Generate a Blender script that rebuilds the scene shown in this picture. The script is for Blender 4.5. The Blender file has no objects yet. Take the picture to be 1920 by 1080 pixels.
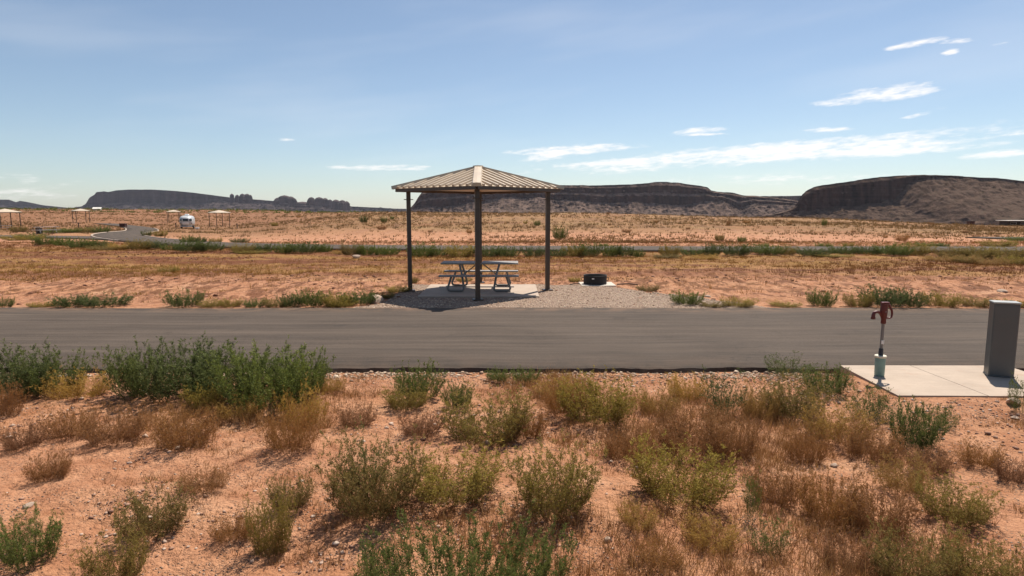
import bpy, math, random
import numpy as np
from mathutils import Vector

# ------------------------------------------------------------------ camera, sky, sun, exposure
sc = bpy.context.scene
F, CX, CY, W_IMG = 1200.0, 960.0, 540.0, 1920.0
PITCH = math.atan(145 / 1200)
CAM_H = 2.2
SUN_ELEV, SUN_AZ = math.radians(59.2), math.radians(29.0)      # azimuth measured from +Y towards +X

cam_d = bpy.data.cameras.new("camera")
cam_d.lens = 36.0 * F / W_IMG
cam_d.sensor_width = 36.0
cam_d.clip_start = 0.05
cam_d.clip_end = 40000
cam = bpy.data.objects.new("camera", cam_d)
sc.collection.objects.link(cam)
cam.location = (0, 0, CAM_H)
cam.rotation_euler = (math.pi / 2 - PITCH, 0, 0)
sc.camera = cam


def ray(px, py):
    x, y = (px - CX) / F, (CY - py) / F
    return np.array([x, math.cos(PITCH) + y * math.sin(PITCH), -math.sin(PITCH) + y * math.cos(PITCH)])


def G(px, py, z=0.0):
    d = ray(px, py)
    t = (z - CAM_H) / d[2]
    return float(d[0] * t), float(d[1] * t)


world = bpy.data.worlds.new("World")
sc.world = world
world.use_nodes = True
wt = world.node_tree
wt.nodes.clear()


class NT:
    """small helper round a node tree"""
    def __init__(s, tree):
        s.t = tree

    def n(s, typ, **kw):
        nd = s.t.nodes.new(typ)
        for k, v in kw.items():
            setattr(nd, k, v)
        return nd

    def set(s, sock, v):
        if isinstance(v, bpy.types.NodeSocket):
            s.t.links.new(v, sock)
        elif v is not None:
            sock.default_value = v

    def math(s, op, a, b=None, c=None, clamp=False):
        nd = s.n("ShaderNodeMath", operation=op)
        nd.use_clamp = clamp
        for i, v in enumerate((a, b, c)):
            s.set(nd.inputs[i], v)
        return nd.outputs[0]

    def mix(s, f, a, b, blend="MIX"):
        nd = s.n("ShaderNodeMix", data_type="RGBA", blend_type=blend)
        s.set(nd.inputs[0], f)
        for i, v in ((6, a), (7, b)):
            if isinstance(v, tuple) and len(v) == 3:
                v = (*v, 1)
            s.set(nd.inputs[i], v)
        return nd.outputs[2]

    def rng(s, v, a, b, c=0.0, d=1.0, smooth=False):
        nd = s.n("ShaderNodeMapRange")
        if smooth:
            nd.interpolation_type = "SMOOTHSTEP"
        for i, x in enumerate((v, a, b, c, d)):
            s.set(nd.inputs[i], x)
        return nd.outputs[0]

    def noise(s, vec, scale, detail=4.0, rough=0.55, lac=2.0):
        nd = s.n("ShaderNodeTexNoise")
        s.set(nd.inputs["Vector"], vec)
        nd.inputs["Scale"].default_value = scale
        nd.inputs["Detail"].default_value = detail
        nd.inputs["Roughness"].default_value = rough
        nd.inputs["Lacunarity"].default_value = lac
        return nd.outputs[0]

    def voro(s, vec, scale, feature="F1"):
        nd = s.n("ShaderNodeTexVoronoi", feature=feature)
        s.set(nd.inputs["Vector"], vec)
        nd.inputs["Scale"].default_value = scale
        return nd

    def xyz(s, x, y, z):
        nd = s.n("ShaderNodeCombineXYZ")
        for i, v in enumerate((x, y, z)):
            s.set(nd.inputs[i], v)
        return nd.outputs[0]

    def sep(s, v):
        nd = s.n("ShaderNodeSeparateXYZ")
        s.set(nd.inputs[0], v)
        return nd.outputs

    def vmul(s, v, k):
        nd = s.n("ShaderNodeVectorMath", operation="MULTIPLY")
        s.set(nd.inputs[0], v)
        nd.inputs[1].default_value = k
        return nd.outputs[0]


w = NT(wt)
sky = w.n("ShaderNodeTexSky", sky_type="NISHITA")
sky.sun_disc = False
sky.sun_elevation = SUN_ELEV
sky.sun_rotation = SUN_AZ
sky.altitude = 1400
sky.air_density = 1.0
sky.dust_density = 1.3
sky.ozone_density = 1.5
co = w.n("ShaderNodeTexCoord").outputs["Generated"]
dx, dy, dz = w.sep(co)
az = w.math("ARCTAN2", dx, dy)
el = w.math("ARCSINE", w.math("MAXIMUM", w.math("MINIMUM", dz, 1.0), -1.0))


def azel(px, py):
    d = ray(px, py)
    return math.atan2(d[0], d[1]), math.atan2(d[2], math.hypot(d[0], d[1]))


# wisps of cloud, each a real place in the sky (azimuth / elevation), frayed by noise
wv = w.xyz(w.math("MULTIPLY", az, 9.0), w.math("MULTIPLY_ADD", el, 70.0, w.math("MULTIPLY", az, -5.0)), 0.0)
fray = w.noise(wv, 1.0, 4.0, 0.62)
wv2 = w.xyz(w.math("MULTIPLY", az, 40.0), w.math("MULTIPLY_ADD", el, 150.0, w.math("MULTIPLY", az, -9.0)), 3.0)
fray2 = w.noise(wv2, 1.0, 3.0, 0.6)
fr = w.math("MULTIPLY_ADD", fray, 3.6, w.math("MULTIPLY_ADD", fray2, 3.4, -3.5))
CLOUDS = [  # px, py, half width, half height, slope (px/px), strength
    (1430, 288, 420, 16, -0.055, 1.0), (1640, 277, 200, 17, -0.04, 1.0), (1180, 304, 140, 9, -0.04, .9),
    (1080, 280, 120, 9, -0.06, .95), (1020, 294, 50, 8, -0.1, .9), (1640, 177, 110, 10, -0.07, 1.0),
    (1700, 176, 60, 9, -0.1, .9), (1570, 190, 40, 4, -0.05, .8), (1310, 245, 45, 5, -0.03, 1.0), (1310, 252, 50, 3, 0, .7),
    (1710, 83, 60, 5, -0.08, 1.0), (1795, 77, 35, 4, 0, .9), (1780, 98, 18, 5, -0.1, .8), (1560, 243, 55, 5, .02, .55),
    (1725, 214, 45, 4, -0.2, .6), (715, 315, 95, 6, -0.01, .9), (535, 262, 22, 3, 0, .5), (60, 356, 170, 24, 0.05, .2),
    (284, 183, 7, 3, 0, .6), (1890, 288, 80, 7, -0.03, .9), (1450, 335, 300, 12, 0, .3), (1880, 82, 30, 3, 0, .4),
]
qm = None
for (px, py, hw, hh, sl, st) in CLOUDS:
    a0, e0 = azel(px, py)
    ra = abs(azel(px + hw, py)[0] - azel(px - hw, py)[0]) / 2
    re = hh / 1200.0 * 0.98
    da = w.math("MULTIPLY_ADD", az, 1 / ra, -a0 / ra)
    de = w.math("MULTIPLY_ADD", el, 1 / re, w.math("MULTIPLY_ADD", az, sl / re, -(e0 + a0 * sl) / re))
    q = w.math("MULTIPLY_ADD", da, da, w.math("MULTIPLY_ADD", de, de, (1 - st) * 1.3))
    qm = q if qm is None else w.math("MINIMUM", qm, q)
mask = w.math("MULTIPLY", w.rng(w.math("ADD", w.math("SUBTRACT", 1.55, qm), fr), 0.0, 2.3, 0.0, 1.0, True), w.rng(qm, 1.4, 3.0, 1.0, 0.0, True))
# thin high cirrus veil everywhere
cv = w.xyz(w.math("MULTIPLY", az, 2.2), w.math("MULTIPLY_ADD", el, 13.0, w.math("MULTIPLY", az, -1.6)), 7.0)
veil = w.rng(w.noise(cv, 1.0, 3.0, 0.55), 0.45, 0.78, 0.0, 0.11, True)
mask = w.math("MAXIMUM", mask, veil)
skycol = w.n("ShaderNodeHueSaturation")
w.set(skycol.inputs["Color"], sky.outputs[0])
skycol.inputs["Saturation"].default_value = 0.92
cloudcol = (10.6, 10.2, 9.9)
col = w.mix(mask, w.mix(1.0, skycol.outputs[0], (1.0, 1.03, 1.02), "MULTIPLY"), cloudcol)
bg = w.n("ShaderNodeBackground")
w.set(bg.inputs[0], col)
bg.inputs[1].default_value = 0.078
wo = w.n("ShaderNodeOutputWorld")
wt.links.new(bg.outputs[0], wo.inputs[0])

sun_d = bpy.data.lights.new("sun", "SUN")
sun_d.energy = 5.0
sun_d.angle = math.radians(0.53)
sun_d.color = (1.0, 0.94, 0.85)
sun = bpy.data.objects.new("sun", sun_d)
sc.collection.objects.link(sun)
sdir = Vector((math.sin(SUN_AZ) * math.cos(SUN_ELEV), math.cos(SUN_AZ) * math.cos(SUN_ELEV), math.sin(SUN_ELEV)))
sun.rotation_euler = (-sdir).to_track_quat("-Z", "Y").to_euler()
sun.location = (20, 40, 60)

sc.view_settings.view_transform = "Standard"
sc.view_settings.look = "None"
sc.view_settings.exposure = 0.5
sc.view_settings.gamma = 1.0
sc.view_settings.use_curve_mapping = False
sc.render.film_transparent = False
sc.cycles.use_denoising = True
sc.cycles.max_bounces = 4
sc.cycles.diffuse_bounces = 3
sc.cycles.volume_bounces = 0
sc.cycles.transparent_max_bounces = 6

# ------------------------------------------------------------------ noise and mesh helpers
R = random.Random(7)
NR = np.random.default_rng(11)


def _h(ix, iy, s):
    n = (ix.astype(np.int64) * 374761393 + iy.astype(np.int64) * 668265263 + s * 974634777) & 0xFFFFFFFF
    n = ((n ^ (n >> 13)) * 1274126177) & 0xFFFFFFFF
    n = ((n ^ (n >> 16)) * 2246822519) & 0xFFFFFFFF
    return ((n ^ (n >> 15)) & 0xFFFF) / 65535.0


def vn(x, y, s=0):
    x = np.asarray(x, float); y = np.asarray(y, float)
    ix, iy = np.floor(x), np.floor(y)
    fx, fy = x - ix, y - iy
    fx = fx * fx * (3 - 2 * fx); fy = fy * fy * (3 - 2 * fy)
    a, b = _h(ix, iy, s), _h(ix + 1, iy, s)
    c, d = _h(ix, iy + 1, s), _h(ix + 1, iy + 1, s)
    return (a + (b - a) * fx) * (1 - fy) + (c + (d - c) * fx) * fy


def fbm(x, y, s=0, o=4, g=0.5):
    t, amp, tot = 0.0, 1.0, 0.0
    x = np.asarray(x, float); y = np.asarray(y, float)
    for i in range(o):
        t = t + amp * vn(x * 2 ** i + i * 17.3, y * 2 ** i - i * 9.1, s + i)
        tot += amp
        amp *= g
    return t / tot - 0.5


def sstep(a, b, x):
    t = np.clip((np.asarray(x, float) - a) / (b - a), 0, 1)
    return t * t * (3 - 2 * t)


def mesh_np(name, V, Fs, mats=(), smooth=False, attrs=None):
    """V Nx3; Fs list of int arrays (each Mx3 or Mx4)"""
    me = bpy.data.meshes.new(name)
    V = np.ascontiguousarray(V, dtype=np.float32)
    if isinstance(Fs, np.ndarray):
        Fs = [Fs]
    loops = np.concatenate([f.reshape(-1) for f in Fs]).astype(np.int32)
    sizes = np.concatenate([np.full(len(f), f.shape[1]) for f in Fs]).astype(np.int32)
    starts = np.concatenate([[0], np.cumsum(sizes)[:-1]]).astype(np.int32)
    me.vertices.add(len(V)); me.vertices.foreach_set("co", V.reshape(-1))
    me.loops.add(len(loops)); me.loops.foreach_set("vertex_index", loops)
    me.polygons.add(len(sizes)); me.polygons.foreach_set("loop_start", starts)
    me.polygons.foreach_set("loop_total", sizes)
    if smooth:
        me.polygons.foreach_set("use_smooth", np.ones(len(sizes), dtype=bool))
    for k, v in (attrs or {}).items():
        at = me.attributes.new(k, "FLOAT", "POINT")
        at.data.foreach_set("value", np.ascontiguousarray(v, dtype=np.float32))
    me.update()
    for m in mats:
        me.materials.append(m)
    return me


def link(name, data, parent=None, loc=None, rot=None, scale=None):
    o = bpy.data.objects.new(name, data)
    sc.collection.objects.link(o)
    if parent is not None:
        o.parent = parent
    if loc is not None:
        o.location = loc
    if rot is not None:
        o.rotation_euler = rot
    if scale is not None:
        o.scale = scale
    return o


def tag(o, label=None, cat=None, group=None, kind=None):
    for k, v in (("label", label), ("category", cat), ("group", group), ("kind", kind)):
        if v:
            o[k] = v
    return o


def thing(name, label, cat, loc, rz=0.0, group=None):
    return tag(link(name, None, loc=loc, rot=(0, 0, rz)), label, cat, group)


class MB:
    """collects boxes, tubes, prisms; one mesh"""
    def __init__(s):
        s.v, s.f = [], []

    def add(s, V, Fc):
        b = len(s.v)
        s.v += [tuple(p) for p in V]
        s.f += [tuple(i + b for i in f) for f in Fc]
        return s

    def box(s, c, size, bev=0.0, M=None):
        hx, hy, hz = (k / 2 for k in size)
        if bev <= 0:
            V = [(sx * hx, sy * hy, sz * hz) for sz in (-1, 1) for sx, sy in ((-1, -1), (1, -1), (1, 1), (-1, 1))]
            Fc = [(3, 2, 1, 0), (4, 5, 6, 7), (0, 1, 5, 4), (1, 2, 6, 5), (2, 3, 7, 6), (3, 0, 4, 7)]
        else:
            def ring(i, z):
                x, y = hx - i, hy - i
                return [(-x, -y + bev, z), (-x + bev, -y, z), (x - bev, -y, z), (x, -y + bev, z),
                        (x, y - bev, z), (x - bev, y, z), (-x + bev, y, z), (-x, y - bev, z)]
            rings = [ring(bev, -hz), ring(0, -hz + bev), ring(0, hz - bev), ring(bev, hz)]
            V = [p for r in rings for p in r]
            Fc = [tuple(range(7, -1, -1)), tuple(range(24, 32))]
            for k in range(3):
                for j in range(8):
                    a, b2 = k * 8 + j, k * 8 + (j + 1) % 8
                    Fc.append((a, b2, b2 + 8, a + 8))
        V = [Vector(p) for p in V]
        if M is not None:
            V = [M @ p for p in V]
        c = Vector(c)
        return s.add([p + c for p in V], Fc)

    def tube(s, pts, r, n=10, caps=True):
        pts = [Vector(p) for p in pts]
        rs = r if isinstance(r, (list, tuple)) else [r] * len(pts)
        V, Fc = [], []
        d0 = (pts[1] - pts[0]).normalized()
        up = Vector((0, 0, 1)) if abs(d0.z) < 0.9 else Vector((0, 1, 0))
        a = d0.cross(up).normalized()
        for i, p in enumerate(pts):
            if i == 0:
                d = pts[1] - pts[0]
            elif i == len(pts) - 1:
                d = pts[-1] - pts[-2]
            else:
                d = (pts[i + 1] - pts[i]).normalized() + (pts[i] - pts[i - 1]).normalized()
            d.normalize()
            a = (a - d * a.dot(d)).normalized()
            b = d.cross(a)
            for k in range(n):
                t = 2 * math.pi * k / n
                V.append(p + (a * math.cos(t) + b * math.sin(t)) * rs[i])
        for i in range(len(pts) - 1):
            for k in range(n):
                q = i * n + k; q2 = i * n + (k + 1) % n
                Fc.append((q, q2, q2 + n, q + n))
        if caps:
            Fc.append(tuple(range(n - 1, -1, -1)))
            m = (len(pts) - 1) * n
            Fc.append(tuple(range(m, m + n)))
        return s.add(V, Fc)

    def lathe(s, prof, n=24, c=(0, 0, 0), caps=False):
        V = [(c[0] + r * math.cos(2 * math.pi * k / n), c[1] + r * math.sin(2 * math.pi * k / n), c[2] + z) for r, z in prof for k in range(n)]
        Fc = []
        for i in range(len(prof) - 1):
            for k in range(n):
                a, b = i * n + k, i * n + (k + 1) % n
                Fc.append((a, b, b + n, a + n))
        if caps:
            Fc.append(tuple(range(n - 1, -1, -1)))
            m = (len(prof) - 1) * n
            Fc.append(tuple(range(m, m + n)))
        return s.add(V, Fc)

    def prism(s, poly, z0, z1):
        n = len(poly)
        V = [(x, y, z0) for x, y in poly] + [(x, y, z1) for x, y in poly]
        Fc = [tuple(range(n - 1, -1, -1)), tuple(range(n, 2 * n))] + [(i, (i + 1) % n, (i + 1) % n + n, i + n) for i in range(n)]
        return s.add(V, Fc)

    def mesh(s, name, mat, smooth=False):
        me = bpy.data.meshes.new(name)
        me.from_pydata([tuple(p) for p in s.v], [], s.f)
        if smooth:
            for p in me.polygons:
                p.use_smooth = True
        me.update()
        if mat:
            me.materials.append(mat)
        return me

    def build(s, name, mat, parent=None, smooth=False, loc=None, rot=None):
        me = s.mesh(name, mat, smooth)
        o = link(name, me, parent, loc, rot)
        if smooth:
            me.set_sharp_from_angle(angle=math.radians(38))
        return o


def copy_tree(o, parent=None):
    c = o.copy()
    sc.collection.objects.link(c)
    c.parent = parent
    for ch in [k for k in bpy.data.objects if k.parent is o]:
        copy_tree(ch, c)
    return c


# ------------------------------------------------------------------ materials
MAT = {}


def new_mat(name):
    m = bpy.data.materials.new(name)
    m.use_nodes = True
    t = NT(m.node_tree)
    b = m.node_tree.nodes["Principled BSDF"]
    MAT[name] = m
    return m, t, b


def bump(t, b, h, strength=0.5, dist=0.02):
    nd = t.n("ShaderNodeBump")
    nd.inputs["Strength"].default_value = strength
    nd.inputs["Distance"].default_value = dist
    t.set(nd.inputs["Height"], h)
    t.set(b.inputs["Normal"], nd.outputs[0])


def rgb(c):
    return (*c, 1)


def simple(name, c, rough=0.6, metal=0.0, var=0.12, scale=6.0, bmp=0.0, dirt=None):
    m, t, b = new_mat(name)
    oc = t.n("ShaderNodeTexCoord").outputs["Object"]
    n1 = t.noise(oc, scale, 5.0, 0.6)
    f = t.rng(n1, 0.3, 0.7, 1 - var, 1 + var)
    mx = t.mix(1.0, rgb(c), t.xyz(f, f, f), "MULTIPLY")
    if dirt:
        mx = t.mix(t.rng(t.noise(oc, scale * 2.3, 6.0, 0.65), 0.52, 0.75, 0, dirt[1], True), mx, rgb(dirt[0]))
    t.set(b.inputs["Base Color"], mx)
    t.set(b.inputs["Roughness"], t.rng(n1, 0.2, 0.8, max(rough - .12, .05), min(rough + .12, 1)))
    b.inputs["Metallic"].default_value = metal
    if bmp:
        bump(t, b, t.noise(oc, scale * 8, 4.0, 0.6), bmp, 0.004)
    return m


simple("steel_brown", (0.066, 0.040, 0.026), 0.42, 0.0, 0.15, 3.0, 0.05, ((0.16, 0.09, 0.06), 0.25))
simple("roof_tan", (0.55, 0.43, 0.30), 0.38, 0.0, 0.10, 2.0, 0.0, ((0.30, 0.22, 0.15), 0.3))
simple("ceiling_pale", (0.62, 0.58, 0.52), 0.6, 0.0, 0.06)
simple("galvanised", (0.19, 0.17, 0.15), 0.6, 0.05, 0.15, 8.0, 0.1)
simple("aluminium_plank", (0.25, 0.225, 0.205), 0.6, 0.1, 0.10, 5.0, 0.0, ((0.25, 0.2, 0.17), 0.25))
simple("red_iron", (0.105, 0.010, 0.007), 0.45, 0.0, 0.25, 25.0, 0.1, ((0.10, 0.045, 0.03), 0.4))
simple("teal_bucket", (0.20, 0.30, 0.255), 0.55, 0.0, 0.12, 12.0, 0.0, ((0.28, 0.24, 0.18), 0.35))
simple("cream_plastic", (0.62, 0.55, 0.42), 0.6, 0.0, 0.2, 30.0)
simple("black_wrap", (0.018, 0.022, 0.03), 0.6)
simple("white_tag", (0.72, 0.68, 0.62), 0.6, 0.0, 0.15, 40.0)
simple("pedestal_grey", (0.076, 0.080, 0.080), 0.38, 0.0, 0.06, 2.0, 0.0, ((0.19, 0.14, 0.11), 0.18))
simple("pedestal_cap", (0.33, 0.33, 0.31), 0.45, 0.0, 0.08)
simple("ring_black", (0.012, 0.011, 0.011), 0.7, 0.0, 0.3, 8.0, 0.1, ((0.05, 0.022, 0.012), 0.4))
simple("ash", (0.09, 0.085, 0.08), 0.95)
simple("trailer_skin", (0.46, 0.46, 0.455), 0.42, 0.25, 0.08, 1.5)
simple("trailer_white", (0.75, 0.75, 0.74), 0.4)
simple("dark_glass", (0.02, 0.025, 0.03), 0.12, 0.0, 0.1)
simple("rubber", (0.02, 0.02, 0.02), 0.8)
simple("rust_box", (0.07, 0.022, 0.016), 0.7, 0.0, 0.3)
simple("dark_wall", (0.035, 0.027, 0.023), 0.8)
simple("wood_stake", (0.10, 0.07, 0.05), 0.85, 0.0, 0.3, 20.0)
simple("pale_paint", (0.62, 0.58, 0.50), 0.6)


def mat_concrete(name, c, stain=0.25):
    m, t, b = new_mat(name)
    oc = t.n("ShaderNodeNewGeometry").outputs["Position"]
    a = t.noise(oc, 1.6, 6.0, 0.6)
    fine = t.noise(oc, 60.0, 3.0, 0.6)
    streak = t.noise(t.vmul(oc, (3.0, 14.0, 3.0)), 1.0, 4.0, 0.6)
    f = t.math("ADD", t.math("ADD", t.rng(a, 0.3, 0.7, 0.86, 1.08), t.rng(fine, 0.3, 0.7, -0.05, 0.05)), t.rng(streak, .3, .7, -.05, .05))
    c1 = t.mix(1.0, rgb(c), t.xyz(f, f, f), "MULTIPLY")
    d = t.rng(t.noise(oc, 3.3, 5.0, 0.65), 0.55, 0.78, 0, stain, True)
    c2 = t.mix(d, c1, (0.36, 0.19, 0.11))
    t.set(b.inputs["Base Color"], c2)
    b.inputs["Roughness"].default_value = 0.9
    bump(t, b, fine, 0.25, 0.003)
    return m


mat_concrete("concrete", (0.395, 0.305, 0.23), 0.5)
mat_concrete("concrete_pale", (0.52, 0.45, 0.37), 0.12)


def mat_asphalt():
    m, t, b = new_mat("asphalt")
    p = t.n("ShaderNodeNewGeometry").outputs["Position"]
    at = t.n("ShaderNodeAttribute", attribute_name="across").outputs["Fac"]      # 0..1 across the carriageway
    al = t.n("ShaderNodeAttribute", attribute_name="along").outputs["Fac"]
    sv = t.xyz(t.math("MULTIPLY", al, 0.10), t.math("MULTIPLY", at, 15.0), 0.0)
    s1 = t.noise(sv, 1.0, 4.0, 0.6)
    sv2 = t.xyz(t.math("MULTIPLY", al, 0.5), t.math("MULTIPLY", at, 48.0), 5.0)
    s2 = t.noise(sv2, 1.0, 4.0, 0.65)
    big = t.noise(p, 0.5, 4.0, 0.55)
    fine = t.noise(p, 95.0, 3.0, 0.7)
    f = t.math("ADD", t.rng(s1, 0.32, 0.68, 0.74, 1.22), t.rng(s2, 0.3, 0.7, -0.2, 0.2))
    f = t.math("ADD", f, t.rng(big, 0.3, 0.7, -0.10, 0.10))
    f = t.math("ADD", f, t.rng(fine, 0.28, 0.72, -0.42, 0.42))
    c1 = t.mix(1.0, rgb((0.084, 0.0635, 0.049)), t.xyz(f, f, f), "MULTIPLY")
    edge = t.math("ABSOLUTE", t.math("SUBTRACT", at, 0.5))
    dust = t.math("MULTIPLY", t.rng(edge, 0.34, 0.5, 0.0, 0.55, True), t.rng(t.noise(p, 2.0, 6.0, 0.65), 0.4, 0.62, 0, 1, True))
    far = t.math("MULTIPLY", dust, t.rng(at, 0.45, 0.75, 0.25, 1.0))
    c2 = t.mix(far, c1, (0.21, 0.125, 0.08))
    peb = t.voro(p, 55.0).outputs["Distance"]
    pm = t.math("MULTIPLY", t.rng(peb, 0.16, 0.08, 0, 0.6), t.rng(t.noise(p, 7.0, 3.0), 0.5, 0.62, 0, 1))
    c3 = t.mix(pm, c2, (0.26, 0.21, 0.17))
    wob = t.noise(p, 1.3, 4.0, 0.6)
    cv_ = t.n("ShaderNodeVectorMath", operation="ADD")
    t.set(cv_.inputs[0], t.vmul(p, (0.22, 0.5, 0.3)))
    t.set(cv_.inputs[1], t.xyz(wob, t.math("MULTIPLY", wob, 1.7), 0.0))
    ck = t.voro(cv_.outputs[0], 1.0, "DISTANCE_TO_EDGE").outputs["Distance"]
    ckm = t.math("MULTIPLY", t.rng(ck, 0.006, 0.0, 0, 0.55), t.rng(t.noise(p, 0.35, 3.0), 0.48, 0.6, 0, 1))
    c3 = t.mix(ckm, c3, (0.022, 0.018, 0.016))
    spot = t.math("MULTIPLY", t.rng(t.noise(p, 1.1, 3.0, 0.5), 0.66, 0.72, 0, 0.35, True), 1.0)
    c3 = t.mix(spot, c3, (0.04, 0.032, 0.027))
    nearm = t.rng(at, 0.22, 0.0, 0.0, 0.45, True)
    c3 = t.mix(nearm, c3, t.mix(1.0, c3, (0.62, 0.62, 0.62), "MULTIPLY"))
    t.set(b.inputs["Base Color"], c3)
    t.set(b.inputs["Roughness"], t.rng(s1, 0.3, 0.7, 0.82, 0.95))
    b.inputs["Specular IOR Level"].default_value = 0.12
    bump(t, b, fine, 0.55, 0.006)
    return m


mat_asphalt()


def mat_soil():
    m, t, b = new_mat("soil")
    p = t.n("ShaderNodeNewGeometry").outputs["Position"]
    x, y, z = t.sep(p)
    big = t.noise(p, 0.55, 5.0, 0.6)
    mid = t.noise(p, 3.2, 6.0, 0.62)
    fine = t.noise(p, 26.0, 5.0, 0.65)
    c = t.mix(t.rng(mid, 0.33, 0.68, 0, 1), (0.355, 0.150, 0.074), (0.555, 0.285, 0.160))
    c = t.mix(t.rng(big, 0.52, 0.70, 0, 0.65, True), c, (0.58, 0.33, 0.195))
    c = t.mix(t.rng(fine, 0.50, 0.70, 0, 0.6), c, (0.20, 0.085, 0.045))
    # small pebbles in the soil, patchy
    vo = t.voro(p, 34.0)
    pm = t.math("MULTIPLY", t.rng(vo.outputs["Distance"], 0.30, 0.16, 0, 1), t.rng(t.noise(p, 1.4, 4.0, 0.6), 0.44, 0.60, 0, 0.9, True))
    pc = t.mix(t.sep(vo.outputs["Color"])[0], (0.30, 0.21, 0.16), (0.62, 0.50, 0.40))
    c = t.mix(pm, c, pc)
    # middle field: ochre and rust bands of withered growth running across
    bx = t.xyz(t.math("MULTIPLY", x, 0.055), t.math("MULTIPLY", y, 0.52), 0.0)
    band = t.noise(bx, 1.0, 6.0, 0.62)
    fld = t.math("MULTIPLY", t.rng(y, 19.0, 24.0, 0.12, 1, True), t.rng(y, 42.0, 36.0, 0, 1, True))
    loc = t.noise(t.vmul(p, (1.2, 0.5, 1.0)), 1.0, 6.0, 0.68)
    ochre = t.math("MULTIPLY", fld, t.math("MULTIPLY", t.rng(band, 0.44, 0.56, 0, 0.9, True), t.rng(loc, 0.35, 0.6, 0.35, 1.0)))
    rust = t.math("MULTIPLY", fld, t.math("MULTIPLY", t.rng(band, 0.53, 0.43, 0, 0.9, True), t.rng(loc, 0.66, 0.42, 0.2, 1.0)))
    c = t.mix(t.math("MULTIPLY", fld, t.rng(loc, 0.36, 0.60, 0.25, 0.75)), c, (0.235, 0.100, 0.042))
    crumb = t.noise(t.vmul(p, (2.6, 0.85, 1.0)), 1.0, 5.0, 0.7)
    c = t.mix(t.math("MULTIPLY", t.math("MULTIPLY", t.rng(y, 14.5, 16.5, 0, 1), t.rng(y, 44.0, 38.0, 0, 1)), t.rng(crumb, 0.47, 0.56, 0, 0.8, True)), c, (0.130, 0.050, 0.024))
    rb = t.math("MULTIPLY", t.math("MULTIPLY", t.rng(y, 24.5, 28.0, 0, 0.9, True), t.rng(y, 37.0, 34.0, 0, 1, True)), t.rng(t.noise(t.vmul(p, (0.10, 0.35, 1.0)), 1.0, 5.0, 0.6), 0.40, 0.56, 0.15, 1, True))
    c = t.mix(rb, c, (0.165, 0.062, 0.025))
    c = t.mix(ochre, c, (0.29, 0.160, 0.046))
    c = t.mix(rust, c, (0.140, 0.050, 0.021))
    # beyond the second road: tan hillside with paler and redder patches
    hill = t.rng(y, 47.0, 80.0, 0, 0.92, True)
    hn = t.noise(t.vmul(p, (0.05, 0.09, 0.1)), 1.0, 6.0, 0.6)
    hn2 = t.noise(t.vmul(p, (0.55, 0.07, 0.3)), 1.0, 6.0, 0.72)
    hc = t.mix(t.rng(hn, 0.35, 0.62, 0, 1), (0.25, 0.118, 0.052), (0.25, 0.150, 0.064))
    hc = t.mix(t.rng(hn2, 0.47, 0.62, 0, 0.8), hc, (0.15, 0.078, 0.04))
    hc = t.mix(t.math("MULTIPLY", t.rng(t.math("DIVIDE", x, t.math("MAXIMUM", y, 1.0)), -0.15, -0.4, 0, 0.6, True), t.rng(y, 80.0, 140.0, 0.3, 1.0)), hc, (0.20, 0.085, 0.045))
    c = t.mix(hill, c, hc)
    t.set(b.inputs["Base Color"], c)
    b.inputs["Roughness"].default_value = 0.95
    b.inputs["Specular IOR Level"].default_value = 0.15
    hgt = t.math("ADD", t.math("MULTIPLY", fine, 0.6), t.math("MULTIPLY", t.rng(vo.outputs["Distance"], 0.35, 0.0, 0, 1), pm))
    hgt = t.math("ADD", hgt, t.math("MULTIPLY", t.noise(p, 8.0, 5.0, 0.65), 1.6))
    bump(t, b, hgt, 1.0, 0.05)
    return m


mat_soil()


def mat_stone(name, ca, cb, cc):
    m, t, b = new_mat(name)
    at = t.n("ShaderNodeAttribute", attribute_name="tint").outputs["Fac"]
    p = t.n("ShaderNodeNewGeometry").outputs["Position"]
    c = t.mix(t.rng(at, 0.0, 0.6), rgb(ca), rgb(cb))
    c = t.mix(t.rng(at, 0.6, 1.0), c, rgb(cc))
    n = t.noise(p, 45.0, 4.0, 0.6)
    f = t.rng(n, 0.3, 0.7, 0.8, 1.15)
    t.set(b.inputs["Base Color"], t.mix(1.0, c, t.xyz(f, f, f), "MULTIPLY"))
    b.inputs["Roughness"].default_value = 0.9
    b.inputs["Specular IOR Level"].default_value = 0.25
    return m


mat_stone("gravel_mat", (0.24, 0.150, 0.10), (0.45, 0.315, 0.215), (0.60, 0.47, 0.345))
mat_stone("pebble_mat", (0.20, 0.10, 0.065), (0.36, 0.21, 0.14), (0.52, 0.40, 0.31))
mat_stone("clod_mat", (0.13, 0.055, 0.030), (0.24, 0.105, 0.058), (0.36, 0.20, 0.125))
def mat_gravelbed():
    m, t, b = new_mat("gravel_bed_mat")
    po = t.n("ShaderNodeNewGeometry").outputs["Position"]
    vo = t.voro(po, 26.0)
    c = t.mix(t.sep(vo.outputs["Color"])[0], (0.17, 0.105, 0.07), (0.44, 0.32, 0.225))
    c = t.mix(t.rng(vo.outputs["Distance"], 0.35, 0.62, 0, 0.7), c, (0.12, 0.065, 0.04))
    t.set(b.inputs["Base Color"], c)
    b.inputs["Roughness"].default_value = 0.95
    bump(t, b, t.rng(vo.outputs["Distance"], 0.6, 0.0, 0, 1), 1.0, 0.02)


mat_gravelbed()
simple("rock_pale", (0.38, 0.27, 0.195), 0.9, 0.0, 0.25, 8.0, 0.4)


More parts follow.
